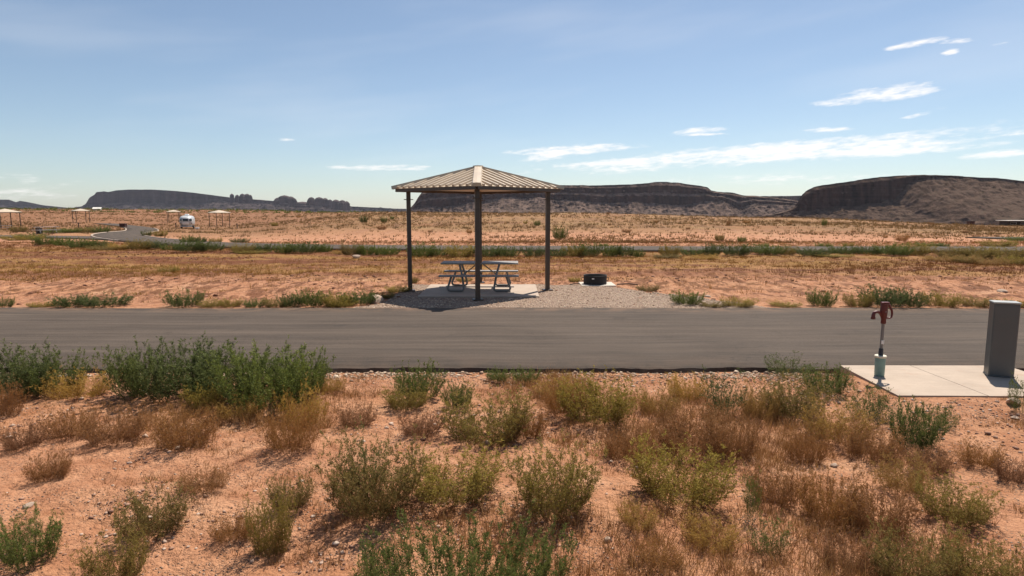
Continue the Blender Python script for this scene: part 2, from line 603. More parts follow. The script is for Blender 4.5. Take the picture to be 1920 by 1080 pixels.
def mat_leaf(name, ca, cb, cc, transl=0.35, var=0.3):
    """tint attribute: 0 = stem / base colour, 1 = tip colour"""
    m, t, b = new_mat(name)
    at = t.n("ShaderNodeAttribute", attribute_name="tint").outputs["Fac"]
    rnd = t.n("ShaderNodeObjectInfo").outputs["Random"]
    c = t.mix(t.rng(at, 0.0, 0.5), rgb(ca), rgb(cb))
    c = t.mix(t.rng(at, 0.5, 1.0), c, rgb(cc))
    f = t.rng(rnd, 0, 1, 1 - var, 1 + var)
    c = t.mix(1.0, c, t.xyz(f, f, t.rng(rnd, 0, 1, 1 + var * .4, 1 - var * .4)), "MULTIPLY")
    t.set(b.inputs["Base Color"], c)
    b.inputs["Roughness"].default_value = 0.75
    b.inputs["Specular IOR Level"].default_value = 0.2
    tr = t.n("ShaderNodeBsdfTranslucent")
    t.set(tr.inputs[0], c)
    mx = t.n("ShaderNodeMixShader")
    mx.inputs[0].default_value = transl
    t.t.links.new(b.outputs[0], mx.inputs[1])
    t.t.links.new(tr.outputs[0], mx.inputs[2])
    t.t.links.new(mx.outputs[0], t.t.nodes["Material Output"].inputs[0])
    return m


mat_leaf("leaf_green", (0.064, 0.074, 0.018), (0.138, 0.160, 0.040), (0.225, 0.250, 0.070), 0.36, 0.2)
mat_leaf("leaf_olive", (0.140, 0.100, 0.026), (0.285, 0.215, 0.050), (0.420, 0.325, 0.080), 0.32, 0.2)
mat_leaf("leaf_yellow", (0.30, 0.170, 0.042), (0.44, 0.270, 0.065), (0.52, 0.36, 0.11), 0.32, 0.2)
mat_leaf("leaf_brown", (0.20, 0.090, 0.034), (0.32, 0.155, 0.055), (0.42, 0.225, 0.085), 0.30, 0.2)
mat_leaf("stem_brown", (0.16, 0.085, 0.04), (0.26, 0.145, 0.06), (0.34, 0.20, 0.09), 0.1)
mat_leaf("stem_green", (0.10, 0.085, 0.035), (0.11, 0.12, 0.045), (0.14, 0.15, 0.06), 0.15)
mat_leaf("grass_dry", (0.28, 0.155, 0.06), (0.42, 0.26, 0.10), (0.54, 0.38, 0.17), 0.3, 0.05)
mat_leaf("grass_near", (0.20, 0.090, 0.036), (0.34, 0.180, 0.065), (0.45, 0.27, 0.105), 0.3, 0.05)
mat_leaf("grass_field", (0.12, 0.042, 0.016), (0.28, 0.130, 0.034), (0.37, 0.225, 0.058), 0.3, 0.05)
mat_leaf("grass_hill", (0.070, 0.044, 0.018), (0.22, 0.125, 0.048), (0.33, 0.205, 0.085), 0.25, 0.05)


def mat_mesa(name, cliff, talus, top, s):
    m, t, b = new_mat(name)
    g = t.n("ShaderNodeNewGeometry")
    p = g.outputs["Position"]
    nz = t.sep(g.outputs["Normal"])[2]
    x, y, z = t.sep(p)
    strat = t.noise(t.xyz(t.math("MULTIPLY", x, 0.002 / s), 0.0, t.math("MULTIPLY", z, 0.16 / s)), 1.0, 5.0, 0.6)
    vert = t.noise(t.xyz(t.math("MULTIPLY", x, 0.05 / s), t.math("MULTIPLY", y, 0.03 / s), t.math("MULTIPLY", z, 0.006 / s)), 1.0, 5.0, 0.6)
    n = t.noise(p, 0.03 / s, 7.0, 0.68)
    n2 = t.noise(p, 0.20 / s, 6.0, 0.75)
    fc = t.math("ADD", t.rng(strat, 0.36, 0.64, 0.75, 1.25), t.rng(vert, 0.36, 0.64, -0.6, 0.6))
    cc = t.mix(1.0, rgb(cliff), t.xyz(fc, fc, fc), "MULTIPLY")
    tc = t.mix(t.rng(n, 0.38, 0.62), rgb(tuple(k * 1.3 for k in talus)), rgb(tuple(k * 0.45 for k in talus)))
    tc = t.mix(t.rng(n2, 0.52, 0.62, 0, 0.85, True), tc, (0.035, 0.03, 0.02))          # scattered scrub
    tc = t.mix(t.rng(strat, 0.60, 0.72, 0, 0.6, True), tc, rgb(tuple(k * 0.75 for k in cliff)))
    tp = t.mix(t.rng(n2, 0.45, 0.6, 0, 0.8, True), rgb(top), (0.075, 0.06, 0.04))
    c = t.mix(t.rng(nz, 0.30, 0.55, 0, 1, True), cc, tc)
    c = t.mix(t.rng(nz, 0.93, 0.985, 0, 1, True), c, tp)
    t.set(b.inputs["Base Color"], c)
    b.inputs["Roughness"].default_value = 1.0
    b.inputs["Specular IOR Level"].default_value = 0.0
    bump(t, b, t.math("ADD", n, t.math("MULTIPLY", n2, 0.4)), 0.8, 6.0 * s)
    return m


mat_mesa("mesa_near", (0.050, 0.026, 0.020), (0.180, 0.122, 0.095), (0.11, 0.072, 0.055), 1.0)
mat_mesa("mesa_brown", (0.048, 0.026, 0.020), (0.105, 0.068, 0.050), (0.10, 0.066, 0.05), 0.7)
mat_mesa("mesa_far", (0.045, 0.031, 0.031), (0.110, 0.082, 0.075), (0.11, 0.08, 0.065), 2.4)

# ------------------------------------------------------------------ ground
ROAD_Y0, ROAD_Y1 = 8.90, 14.40
ROAD2 = [(95, 35.6), (60, 36.2), (25, 36.9), (9.6, 37.2), (-9, 38.6), (-18, 41.3), (-24, 46), (-31, 53.5), (-40, 65), (-49, 82), (-57, 99), (-72, 122), (-95, 150)]
ROAD3 = [(-31.5, 54.0), (-38, 58.0), (-48, 60.5), (-70, 63), (-110, 68)]
ROAD4 = [(41, 55.6), (44, 56.0), (52, 56.3), (75, 55.0), (120, 52)]


def catmull(P, step=0.8):
    P = [np.array(p, float) for p in P]
    P = [2 * P[0] - P[1]] + P + [2 * P[-1] - P[-2]]
    out = []
    for i in range(1, len(P) - 2):
        n = max(2, int(np.linalg.norm(P[i + 1] - P[i]) / step))
        for k in range(n):
            t = k / n
            out.append(0.5 * (2 * P[i] + (P[i + 1] - P[i - 1]) * t + (2 * P[i - 1] - 5 * P[i] + 4 * P[i + 1] - P[i + 2]) * t * t
                              + (3 * P[i] - P[i - 1] - 3 * P[i + 1] + P[i + 2]) * t ** 3))
    out.append(P[-2])
    return np.array(out)


PATHS = [(catmull(ROAD2), 2.2), (catmull(ROAD3), 2.2), (catmull(ROAD4), 2.0)]

U_C = np.array([-2.0, -0.8, -0.45, -0.2, 0.1, 0.4, 0.8, 2.0])
D_C = np.array([-10, 40, 60, 100, 150, 250, 400, 650, 1000, 12000.0])
Z_C = np.array([
    [0, 0, -.2, -.6, -.4, 1.4, 3.4, -6, -28, -40],
    [0, 0, -.2, -.6, -.4, 1.4, 3.4, -6, -28, -40],
    [0, 0, -.3, -.9, -1.2, 0.2, 2.7, -6, -28, -40],
    [0, 0, .05, .4, 1.0, 1.55, .5, -8, -28, -40],
    [0, 0, .1, .6, 1.45, 1.0, -3, -10, -28, -40],
    [0, 0, .0, .1, .3, -.6, -5, -12, -28, -40],
    [0, 0, -.2, -.8, -1.7, -4.2, -8, -16, -28, -40],
    [0, 0, -.2, -.8, -1.7, -4.2, -8, -16, -28, -40]], float)


def macro(x, y):
    x = np.asarray(x, float); y = np.asarray(y, float)
    u = np.clip(x / np.maximum(y, 20.0), -2, 2)
    iu = np.clip(np.searchsorted(U_C, u) - 1, 0, len(U_C) - 2)
    fu = (u - U_C[iu]) / (U_C[iu + 1] - U_C[iu]); fu = fu * fu * (3 - 2 * fu)
    d = np.clip(y, -10, 12000)
    idd = np.clip(np.searchsorted(D_C, d) - 1, 0, len(D_C) - 2)
    fd = (d - D_C[idd]) / (D_C[idd + 1] - D_C[idd]); fd = fd * fd * (3 - 2 * fd)
    z0 = Z_C[iu, idd] * (1 - fd) + Z_C[iu, idd + 1] * fd
    z1 = Z_C[iu + 1, idd] * (1 - fd) + Z_C[iu + 1, idd + 1] * fd
    return z0 * (1 - fu) + z1 * fu


PAD = [(4.66, 7.47), (9.2, 7.40), (9.2, 8.48), (6.98, 8.50), (6.98, 8.76), (4.70, 8.76)]   # concrete pad by the pedestal


def path_dist(x, y):
    best = np.full(np.shape(x), 1e9)
    for P, hw in PATHS:
        sel = (y > 30) & (y < 160) & (np.abs(x) < 140)
        if not np.any(sel):
            continue
        xs, ys = np.asarray(x)[sel], np.asarray(y)[sel]
        b = np.full(xs.shape, 1e9)
        Q = P[::2]
        for i in range(len(Q)):
            b = np.minimum(b, (xs - Q[i, 0]) ** 2 + (ys - Q[i, 1]) ** 2)
        b = np.sqrt(b) - hw
        tmp = best[sel]
        best[sel] = np.minimum(tmp, b)
    return best


def gz(x, y):
    x = np.asarray(x, float); y = np.asarray(y, float)
    z = macro(x, y)
    near = sstep(8.7, 7.9, y)                     # ground on this side of the road
    fieldm = sstep(14.5, 17.0, y) * sstep(46, 40, y)
    hill = sstep(46, 60, y)
    rel = near * (0.20 * fbm(x / 2.6, y / 2.6, 3, 3) + 0.10 * fbm(x / .75, y / .75, 5, 3) + 0.065 * fbm(x / .2, y / .2, 8, 3))
    rel = rel + fieldm * (0.16 * fbm(x / 4.0, y / 2.6, 13, 3) + 0.10 * fbm(x / .9, y / .8, 15, 3) + 0.13 * fbm(x / .30, y / .24, 18, 3))
    rel = rel + hill * (0.5 * fbm(x / 14, y / 14, 23, 3) + 0.30 * fbm(x / 3.5, y / 3.5, 25, 4))
    # keep the shelter's plot flat
    plot = sstep(3.2, 2.2, np.abs(x + 0.2) * 0.72) * sstep(20.6, 19.6, y) * (y > 12)
    rel = rel * (1 - plot)
    # under the pad
    pm = sstep(4.2, 4.6, x) * sstep(6.6, 7.3, y) * sstep(9.0, 8.8, y)
    rel = rel * (1 - pm * .8) + 0.06 * pm
    # second roads
    pd = path_dist(x, y)
    k = sstep(2.2, 0.4, pd)
    rel = rel * (1 - k) - 0.05 * k
    # first road: ground drops under it; this side lies 7 cm lower, the far side is flush
    under = sstep(8.3, 8.75, y) * sstep(14.5, 14.2, y)
    z = z + rel * (1 - under)
    lowside = sstep(9.2, 8.2, y) * 0.07
    return z - lowside * (1 - near * 0.25) - 0.085 * under * (1 - lowside / 0.07) - 0.012 * sstep(14.1, 14.4, y) * sstep(20, 17, y)


def gz1(x, y):
    return float(gz(np.array([x]), np.array([y]))[0])


rows = [-4.5]
while rows[-1] < 7000:
    y = rows[-1]
    g = 0.0060 if y < 45 else (0.0095 if y < 160 else 0.03)
    rows.append(y + g * (y + 6.0))
rows = np.array(rows)
cols = np.linspace(-1.35, 1.35, 480)
YY, UU = np.meshgrid(rows, cols, indexing="ij")
XX = UU * (YY + 6.0)
ZZ = gz(XX, YY)
nr, nc = XX.shape
idx = np.arange(nr * nc).reshape(nr, nc)
quads = np.stack([idx[:-1, :-1], idx[:-1, 1:], idx[1:, 1:], idx[1:, :-1]], -1).reshape(-1, 4)
gme = mesh_np("ground", np.stack([XX, YY, ZZ], -1).reshape(-1, 3), quads, [MAT["soil"]], smooth=True)
tag(link("ground", gme), kind="structure", label="red sandy desert soil with pebbles and low mounds")


# ------------------------------------------------------------------ roads
def near_road():
    xs = np.concatenate([np.arange(-110, -14, 1.0), np.arange(-14, 14, 0.05), np.arange(14, 110, 1.0)])
    n0 = ROAD_Y0 + 0.20 * fbm(xs / 1.7, xs * 0, 31, 4) + 0.10 * fbm(xs / .22, xs * 0, 33, 2) * 0.7
    n1 = ROAD_Y1 + 0.35 * fbm(xs / 2.4, xs * 0 + 4, 35, 4)
    fr_ = [0.0, 0.0, 0.012, 0.05, 0.15, 0.3, 0.5, 0.7, 0.85, 0.95, 1.0, 1.0]
    V, A, L = [], [], []
    for i, f in enumerate(fr_):
        yy = n0 + (n1 - n0) * f
        zz = np.zeros_like(xs)
        if i == 0:
            yy = n0 - 0.07 + 0.06 * fbm(xs / .12, xs * 0 + 9, 37, 2); zz = zz - 0.16
        elif i == 1:
            zz = -0.022 + 0.02 * fbm(xs / .15, xs * 0 + 2, 39, 2)
        elif i == 2:
            zz = -0.006 + 0.008 * fbm(xs / .2, xs * 0 + 2, 41, 2)
        elif i == len(fr_) - 1:
            yy = yy + 0.1; zz = zz - 0.12
        else:
            zz = 0.02 * math.sin(math.pi * f) + 0.008 * fbm(xs / 3.0, xs * 0 + f * 5, 43, 2)
        V.append(np.stack([xs, yy, zz], -1)); A.append(np.full_like(xs, f)); L.append(xs)
    V = np.stack(V, 0); m, n = V.shape[:2]
    ii = np.arange(m * n).reshape(m, n)
    q = np.stack([ii[:-1, :-1], ii[:-1, 1:], ii[1:, 1:], ii[1:, :-1]], -1).reshape(-1, 4)
    me = mesh_np("road", V.reshape(-1, 3), q, [MAT["asphalt"]], True, {"across": np.concatenate(A), "along": np.concatenate(L)})
    me.set_sharp_from_angle(angle=math.radians(35))
    return tag(link("road", me), "grey brown asphalt lane with a broken near edge", kind="structure")


road1 = near_road()


def strip_mesh(name, P, hw, lift, mat, e0=-1.0, e1=1.0):
    T = np.gradient(P, axis=0)
    T /= np.linalg.norm(T, axis=1)[:, None]
    Nn = np.stack([-T[:, 1], T[:, 0]], -1)
    al = np.concatenate([[0], np.cumsum(np.linalg.norm(np.diff(P, axis=0), axis=1))])
    fr_ = [e0, e0, e0 + (e1 - e0) * .25, (e0 + e1) / 2, e0 + (e1 - e0) * .75, e1, e1]
    V, A, L = [], [], []
    for i, f in enumerate(fr_):
        Q = P + Nn * (hw * f)
        zz = macro(Q[:, 0], Q[:, 1]) + lift
        if i in (0, len(fr_) - 1):
            zz = zz - 0.15
        V.append(np.stack([Q[:, 0], Q[:, 1], zz], -1)); A.append(np.full(len(P), (f + 1) / 2)); L.append(al)
    V = np.stack(V, 0); m, n = V.shape[:2]
    ii = np.arange(m * n).reshape(m, n)
    q = np.stack([ii[:-1, :-1], ii[1:, :-1], ii[1:, 1:], ii[:-1, 1:]], -1).reshape(-1, 4)[:, ::-1]
    return mesh_np(name, V.reshape(-1, 3), q, [mat], False, {"across": np.concatenate(A), "along": np.concatenate(L)})


rd2 = tag(link("road", strip_mesh("road", PATHS[0][0], 2.2, 0.035, MAT["asphalt"])), "far asphalt lane bending away beyond the row of weeds", kind="structure")
rd3 = tag(link("road", strip_mesh("road", PATHS[1][0], 2.2, 0.029, MAT["asphalt"])), "branch lane leaving the far bend", kind="structure")
rd4 = tag(link("road", strip_mesh("road", PATHS[2][0], 2.0, 0.035, MAT["asphalt"])), "short far lane beyond the yellow weeds", kind="structure")
# pale kerb lines round the far bend
sub = PATHS[0][0]
selb = sub[(sub[:, 1] > 50) & (sub[:, 1] < 112)]
link("kerb_line", strip_mesh("kerb_line", selb, 2.2, 0.075, MAT["concrete"], 0.95, 1.02), rd2)
link("kerb_line", strip_mesh("kerb_line", selb, 2.2, 0.075, MAT["concrete"], -1.02, -0.96), rd2)

# ------------------------------------------------------------------ mesas on the skyline
def interp(P, xs):
    P = np.array(P, float)
    return np.interp(xs, P[:, 0], P[:, 1])


def mesa(name, label, D, top, base, toe_z, mat, s=1.0, ledge=(), seed=0, nx=520, slope=30.0, depth=1.0, flute=1.0, Dfun=None, rough=1.0, steps=4.0, stepa=.75):
    """top: skyline (px, py); base: foot of the cliff (px, py); below it talus down to toe_z"""
    p0, p1 = top[0][0], top[-1][0]
    pxs = np.linspace(p0, p1, nx)
    tpy, bpy_ = interp(top, pxs), interp(base, pxs)
    tpy = tpy + 1.3 * rough * fbm(pxs / 14, pxs * 0, seed + 3, 4)
    bpy_ = np.maximum(bpy_ + 5.0 * rough * fbm(pxs / 28, pxs * 0, seed + 4, 4), tpy + 0.6)
    Dl = np.full(nx, float(D)) if Dfun is None else Dfun(pxs)
    rx = (pxs - CX) / F

    def dirs(py):
        yy = (CY - py) / F
        ry = math.cos(PITCH) + yy * math.sin(PITCH)
        return rx / ry, (-math.sin(PITCH) + yy * math.cos(PITCH)) / ry
    ux, ut = dirs(tpy)
    _, ub = dirs(bpy_)
    zt = CAM_H + ut * Dl
    zb = CAM_H + ub * Dl
    X = ux * Dl
    hgt = np.maximum(zt - zb, 1.0)
    # plan: buttresses and alcoves
    plan = flute * s * (70 * fbm(X / (260 * s), X * 0, seed + 10, 3) + 26 * np.abs(fbm(X / (60 * s), X * 0, seed + 12, 3)))
    rowsV = []
    # plateau behind
    for k, back in enumerate((900, 500, 220, 90, 30)):
        z = zt - back * 0.03 * depth + s * 5 * fbm(X / (70 * s), X * 0 + back / 60, seed + 20, 4) * rough
        rowsV.append(np.stack([X * (1 + 1.02 * back * s * depth / Dl), Dl + plan + back * s * depth, z], -1))
    ncl = 26
    for k in range(ncl + 1):
        f = k / ncl
        z = zt - hgt * f
        led = 0.0
        for (lf, lw) in ledge:
            led = led + lw * s * (1 / (1 + np.exp(-(f - lf) * 60)))
        rlf = s * flute * (15 * np.abs(fbm(X / (24 * s), z / (140 * s), seed + 30, 4)) + 6 * fbm(X / (9 * s), z / (9 * s), seed + 32, 3)) * math.sin(math.pi * min(1, f * 6 + .1) / 2)
        strata = s * 5 * fbm(X / (600 * s), z / (9 * s), seed + 33, 3)
        lean = 0.12 * hgt * f
        rowsV.append(np.stack([X, Dl + plan - lean - led - rlf + strata, z], -1))
    last = rowsV[-1]
    ntl = 60
    tl = math.tan(math.radians(slope))
    for k in range(1, ntl + 1):
        f = (k / ntl) ** 1.15
        ph = 5.0 * fbm(X / (420 * s), X * 0 + f * .8, seed + 50, 3) + 1.6 * f
        amp = stepa * np.clip(.45 + 2.2 * fbm(X / (130 * s), X * 0 + f * 3, seed + 52, 3), 0, 1.15)
        fz = np.clip(f + amp * np.sin(2 * np.pi * (steps * f + ph)) / (2 * np.pi * steps), 0, 1)
        z = zb + (toe_z - zb) * fz
        run = (zb - toe_z) * f / tl * (0.8 + 0.5 * f)
        gul = s * 60 * f * (1 - f) * 2 * np.abs(fbm(X / (75 * s), X * 0 + f * 1.2, seed + 40, 4)) * rough
        bl = s * 15 * fbm(X / (20 * s), (f * 900 * s) / (20 * s), seed + 44, 4) * (f < 0.98)
        stp = s * 7 * (fbm(X / (500 * s), z / (11 * s), seed + 46, 3))
        rowsV.append(np.stack([X, last[:, 1] - run - gul, z + bl + stp * (1 - f)], -1))
    V = np.stack(rowsV, 0)
    m, n = V.shape[:2]
    ii = np.arange(m * n).reshape(m, n)
    q = np.stack([ii[:-1, :-1], ii[1:, :-1], ii[1:, 1:], ii[:-1, 1:]], -1).reshape(-1, 4)
    me = mesh_np(name, V.reshape(-1, 3), q, [mat], True)
    me.set_sharp_from_angle(angle=math.radians(45))
    return tag(link(name, me), label, kind="structure")


mesa("mesa", "long dark flat-topped mesa with a blunt cliff end", 5600,
     [(120, 391), (148, 388), (158, 381), (164, 371), (174, 365), (178, 360), (192, 358.5), (200, 360), (214, 357), (240, 355.5), (290, 355.5), (330, 358), (360, 361),
      (400, 366), (440, 371.5), (480, 374), (515, 377), (560, 379), (600, 381), (640, 386), (680, 388), (740, 391), (800, 393)],
     [(120, 392), (158, 388), (200, 381), (260, 381), (340, 384), (380, 382), (410, 377), (480, 381), (560, 384), (640, 388.5), (740, 393), (800, 394)],
     -40, MAT["mesa_far"], 2.2, seed=100, flute=0.45, slope=24, depth=0.5, rough=.5)
mesa("far_ridge", "low bluish ridge on the horizon", 6800,
     [(-160, 380), (-60, 376), (0, 374), (14, 374.5), (28, 379), (36, 376.5), (52, 379), (80, 385), (130, 390), (180, 392)],
     [(-160, 386), (0, 384), (40, 386), (80, 388), (130, 391), (180, 393)], -40, MAT["mesa_far"], 2.4, seed=140, nx=220, flute=0.3, slope=22, rough=.5)
mesa("mesa", "broad dark red mesa with a sheer cliff above grey talus", 2450,
     [(768, 390), (776, 381), (784, 368), (790, 360), (806, 354), (850, 351), (900, 349), (960, 347), (1010, 345), (1060, 347), (1110, 347.5), (1150, 346.5), (1185, 346), (1212, 343.5), (1228, 341.5),
      (1250, 341), (1272, 342.5), (1296, 346), (1312, 348), (1326, 351), (1333, 357), (1345, 360), (1362, 360.5), (1376, 362), (1392, 366), (1412, 367), (1440, 369), (1470, 372), (1520, 380)],
     [(768, 393), (784, 389), (800, 388), (850, 386), (900, 378), (960, 371), (1010, 372), (1060, 377), (1110, 379), (1150, 382), (1185, 376), (1220, 381), (1270, 384), (1310, 380), (1330, 377),
      (1350, 375), (1380, 392), (1410, 380), (1440, 382), (1520, 390)],
     -42, MAT["mesa_near"], 1.0, ledge=((0.12, 8), (0.55, 10)), seed=200, nx=640, slope=25, depth=0.6)
mesa("mesa", "distant cliff line between the two nearer mesas", 3600,
     [(1330, 372), (1380, 370), (1430, 368), (1500, 367), (1560, 366)], [(1330, 396), (1430, 392), (1500, 393), (1560, 394)],
     -44, MAT["mesa_near"], 1.3, seed=260, nx=240, slope=26, depth=0.5)
mesa("mesa", "rounded brown mesa with a dark cliff at its near end", 1500,
     [(1430, 405), (1460, 400), (1484, 393), (1494, 386), (1499, 375), (1505, 364), (1512, 358), (1526, 351), (1540, 347.5), (1580, 342.5), (1604, 339), (1620, 335.5), (1660, 331), (1700, 328.5), (1740, 327), (1780, 328), (1830, 330.5),
      (1880, 334), (1920, 338), (2000, 343), (2120, 352)],
     [(1430, 406), (1460, 402), (1484, 397), (1504, 396), (1520, 394), (1560, 390), (1600, 386), (1640, 381), (1670, 374), (1700, 347), (1740, 334), (1800, 334), (1850, 336), (1920, 343), (2000, 349), (2120, 360)],
     -34, MAT["mesa_brown"], 0.65, ledge=((0.1, 9),), seed=300, nx=640, slope=19, depth=0.9, rough=1.3, steps=7.0, stepa=1.0)


def rock_tower(px, py_top, py_base, wpx, D, seed):
    """one weathered sandstone fin on the far skyline"""
    d = ray(px, py_base); k = D / d[1]
    x0, zb = d[0] * k, CAM_H + d[2] * k
    d2 = ray(px, py_top); zt = CAM_H + d2[2] * (D / d2[1])
    r = wpx / 2 / F * D
    n, m = 26, 14
    f_, a_ = np.meshgrid(np.arange(m + 1) / m, 2 * np.pi * np.arange(n) / n, indexing="ij")
    prof = np.sqrt(np.maximum(1 - f_ ** 5, 0))
    w_ = 0.86 + 0.55 * fbm(np.cos(a_) * 1.6 + seed, np.sin(a_) * 1.6 + f_ * .9, seed, 3)
    w_ = w_ * (1 + 0.35 * fbm(f_ * 6.0, f_ * 0 + seed * 1.3, seed + 5, 2))
    rr = r * np.maximum(prof, 0.02) * w_ * (1.25 - 0.25 * f_)
    V = np.stack([x0 + rr * np.cos(a_), D + rr * .9 * np.sin(a_), zb - 30 + (zt - zb + 30) * f_], -1).reshape(-1, 3).tolist()
    Fc = [(j * n + i, j * n + (i + 1) % n, (j + 1) * n + (i + 1) % n, (j + 1) * n + i) for j in range(m) for i in range(n)]
    Fc.append(tuple(range(m * n, m * n + n)))
    mb = MB(); mb.add(V, Fc)
    return mb.build("rock_tower", MAT["mesa_far"], smooth=True)


def outcrop(label, towers, D, seed):
    e = tag(link("rock_outcrop", None, loc=(0, 0, 0)), label, kind="structure")
    for i, (px, pt, pb, wp) in enumerate(towers):
        rock_tower(px, pt, pb, wp, D, seed + i * 7).parent = e


outcrop("low cluster of small rock towers at the end of the long mesa", [(435, 363, 373, 9), (445, 365, 373, 8), (455, 363, 374, 14), (464, 363, 375, 13), (470, 365, 375, 8)], 5450, 400)
outcrop("humped dark butte between two rock clusters", [(524, 370, 379, 20), (534, 366, 379, 24), (545, 368, 379, 18), (553, 372, 380, 9)], 5450, 440)
outcrop("jagged row of rock fins near the shelter roof", [(584, 369.5, 381, 16), (599, 369.5, 382, 20), (610, 371, 382, 14), (619, 374, 384, 12), (630, 374, 386, 18), (642, 375, 387, 18), (650, 377, 388, 12), (568, 378, 383, 26)], 5450, 480)

# ------------------------------------------------------------------ picnic shelter
SH_C = (-0.915, 17.62)
EAVE_Z, APEX_Z, SH_POST, SH_EAVE = 2.79, 3.33, 1.90, 2.27


def shelter(loc, label, rz, detailed, group=None, scale=1.0):
    """square hip roof on four posts; local corners lie on the x and y axes"""
    e = thing("picnic_shelter", label, "shelter", loc, rz, group)
    cs = [(0, -1), (1, 0), (0, 1), (-1, 0)]
    post = MB().box((0, 0, 1.37), (0.112, 0.112, 2.80), 0.006).mesh("post", MAT["steel_brown"])
    plate = MB().box((0, 0, 0.0), (0.26, 0.26, 0.03), 0.004).mesh("base_plate", MAT["steel_brown"])
    collar = MB().box((0, 0, 0.0), (0.24, 0.24, 0.018), 0.003).mesh("collar", MAT["steel_brown"])
    for (cx_, cy_) in cs:
        p = link("post", post, e, (cx_ * SH_POST, cy_ * SH_POST, 0), (0, 0, math.radians(12)))
        if detailed:
            link("base_plate", plate, p, (0, 0, 0.015))
            link("collar", collar, p, (0, 0, 2.50))
    H = SH_EAVE
    # eave beams joining the posts, and fascia boards
    for i in range(4):
        a, b = cs[i], cs[(i + 1) % 4]
        ang = math.atan2(b[1] - a[1], b[0] - a[0])
        for nm, rad, zc, hh, th in (("fascia", H - 0.02, 2.742, 0.080, 0.045),):
            L = rad * math.sqrt(2) - 0.05
            mb = MB().box((0, 0, 0), (L, th, hh), 0.004)
            mb.build(nm, MAT["steel_brown"], e, loc=((a[0] + b[0]) / 2 * rad, (a[1] + b[1]) / 2 * rad, zc), rot=(0, 0, ang))
    # roof
    top = MB()
    top.add([(c[0] * H, c[1] * H, EAVE_Z) for c in cs] + [(0, 0, APEX_Z - 0.02)], [(0, 1, 4), (1, 2, 4), (2, 3, 4), (3, 0, 4)])
    low = MB()
    low.add([(c[0] * (H - .03), c[1] * (H - .03), EAVE_Z - 0.03) for c in cs] + [(0, 0, APEX_Z - 0.06)], [(1, 0, 4), (2, 1, 4), (3, 2, 4), (0, 3, 4)])
    rf = top.build("roof", MAT["roof_tan"], e)
    low.build("ceiling", MAT["ceiling_pale"], e)
    if not detailed:
        for (cx_, cy_) in cs:
            pass
        return e
    npan = 13
    apex = Vector((0, 0, APEX_Z))
    for i in range(4):
        a, b = Vector((cs[i][0] * H, cs[i][1] * H, EAVE_Z)), Vector((cs[(i + 1) % 4][0] * H, cs[(i + 1) % 4][1] * H, EAVE_Z))
        mid = (a + b) / 2
        side = (b - a).normalized()
        up = (apex - mid).normalized()
        nrm = side.cross(up).normalized()
        half = (b - a).length / 2
        rise = (apex - mid).length
        pw = 2 * half / npan
        for k in range(npan):
            s0, s1 = -half + k * pw, -half + (k + 1) * pw
            mb = MB()
            # panel: flat pan plus raised trapezoid rib along its upslope edge
            g = 0.012
            pts = []
            def hgt(s):
                return max(0.0, rise * (1 - abs(s) / half))
            def poly(sa, sb, lift):
                m_ = [(sa, -0.03), (sb, -0.03)]
                if sa < 0 < sb:
                    m_ += [(sb, hgt(sb)), (0, hgt(0)), (sa, hgt(sa))]
                else:
                    m_ += [(sb, hgt(sb)), (sa, hgt(sa))]
                out = []
                for q in m_:
                    out.append(mid + side * q[0] + up * q[1] + nrm * lift)
                return out
            rib_w = pw * 0.44
            P1 = poly(s0 + g * .2, s1 - rib_w, 0.012)
            base_ = [p - nrm * 0.010 for p in P1]
            n_ = len(P1)
            mb.add(P1 + base_, [tuple(range(n_))] + [(q, q + n_, (q + 1) % n_ + n_, (q + 1) % n_) for q in range(n_)])
            P2b, P2t = poly(s1 - rib_w, s1, 0.004), poly(s1 - rib_w * .80, s1 - rib_w * .20, 0.062)
            if len(P2b) == len(P2t):
                n2 = len(P2b)
                mb.add(P2t + P2b, [tuple(range(n2))] + [(q, q + n2, (q + 1) % n2 + n2, (q + 1) % n2) for q in range(n2)])
            mb.build("roof_panel", MAT["roof_tan"], rf)
        # hip cap
        dirv = (apex - a)
        L = dirv.length
        dirn = dirv.normalized()
        sd = Vector((-cs[i][1], cs[i][0], 0))
        up2 = sd.cross(dirn) * (1 if sd.cross(dirn).z > 0 else -1)
        mb = MB()
        st = a - dirn * 0.06
        en = apex - dirn * 0.02
        w2 = 0.13
        V = []
        for p in (st, en):
            V += [p - sd * w2 - up2 * 0.005, p - sd * w2 * .72 + up2 * 0.082, p + up2 * 0.088, p + sd * w2 * .72 + up2 * 0.082, p + sd * w2 - up2 * 0.005]
        mb.add(V, [(q, q + 1, q + 6, q + 5) for q in range(4)] + [(4, 3, 2, 1, 0), (5, 6, 7, 8, 9)])
        mb.build("hip_cap", MAT["roof_tan"], rf)
    MB().lathe([(0.17, 0.0), (0.14, 0.08), (0.05, 0.09), (0.0, 0.092)], 12, (0, 0, APEX_Z)).build("peak_cap", MAT["roof_tan"], rf, True)
    return e


shelter((SH_C[0], SH_C[1], 0.0), "tan ribbed hip roof picnic shelter on four brown posts, by the fire ring", math.radians(2.0), True)

# concrete slab under it
sl = thing("concrete_slab", "square pale concrete slab under the picnic table", "slab", (-0.86, 17.55, 0))
MB().box((0, 0, -0.03), (3.12, 2.66, 0.12), 0.01).build("slab_panel", MAT["concrete"], sl)


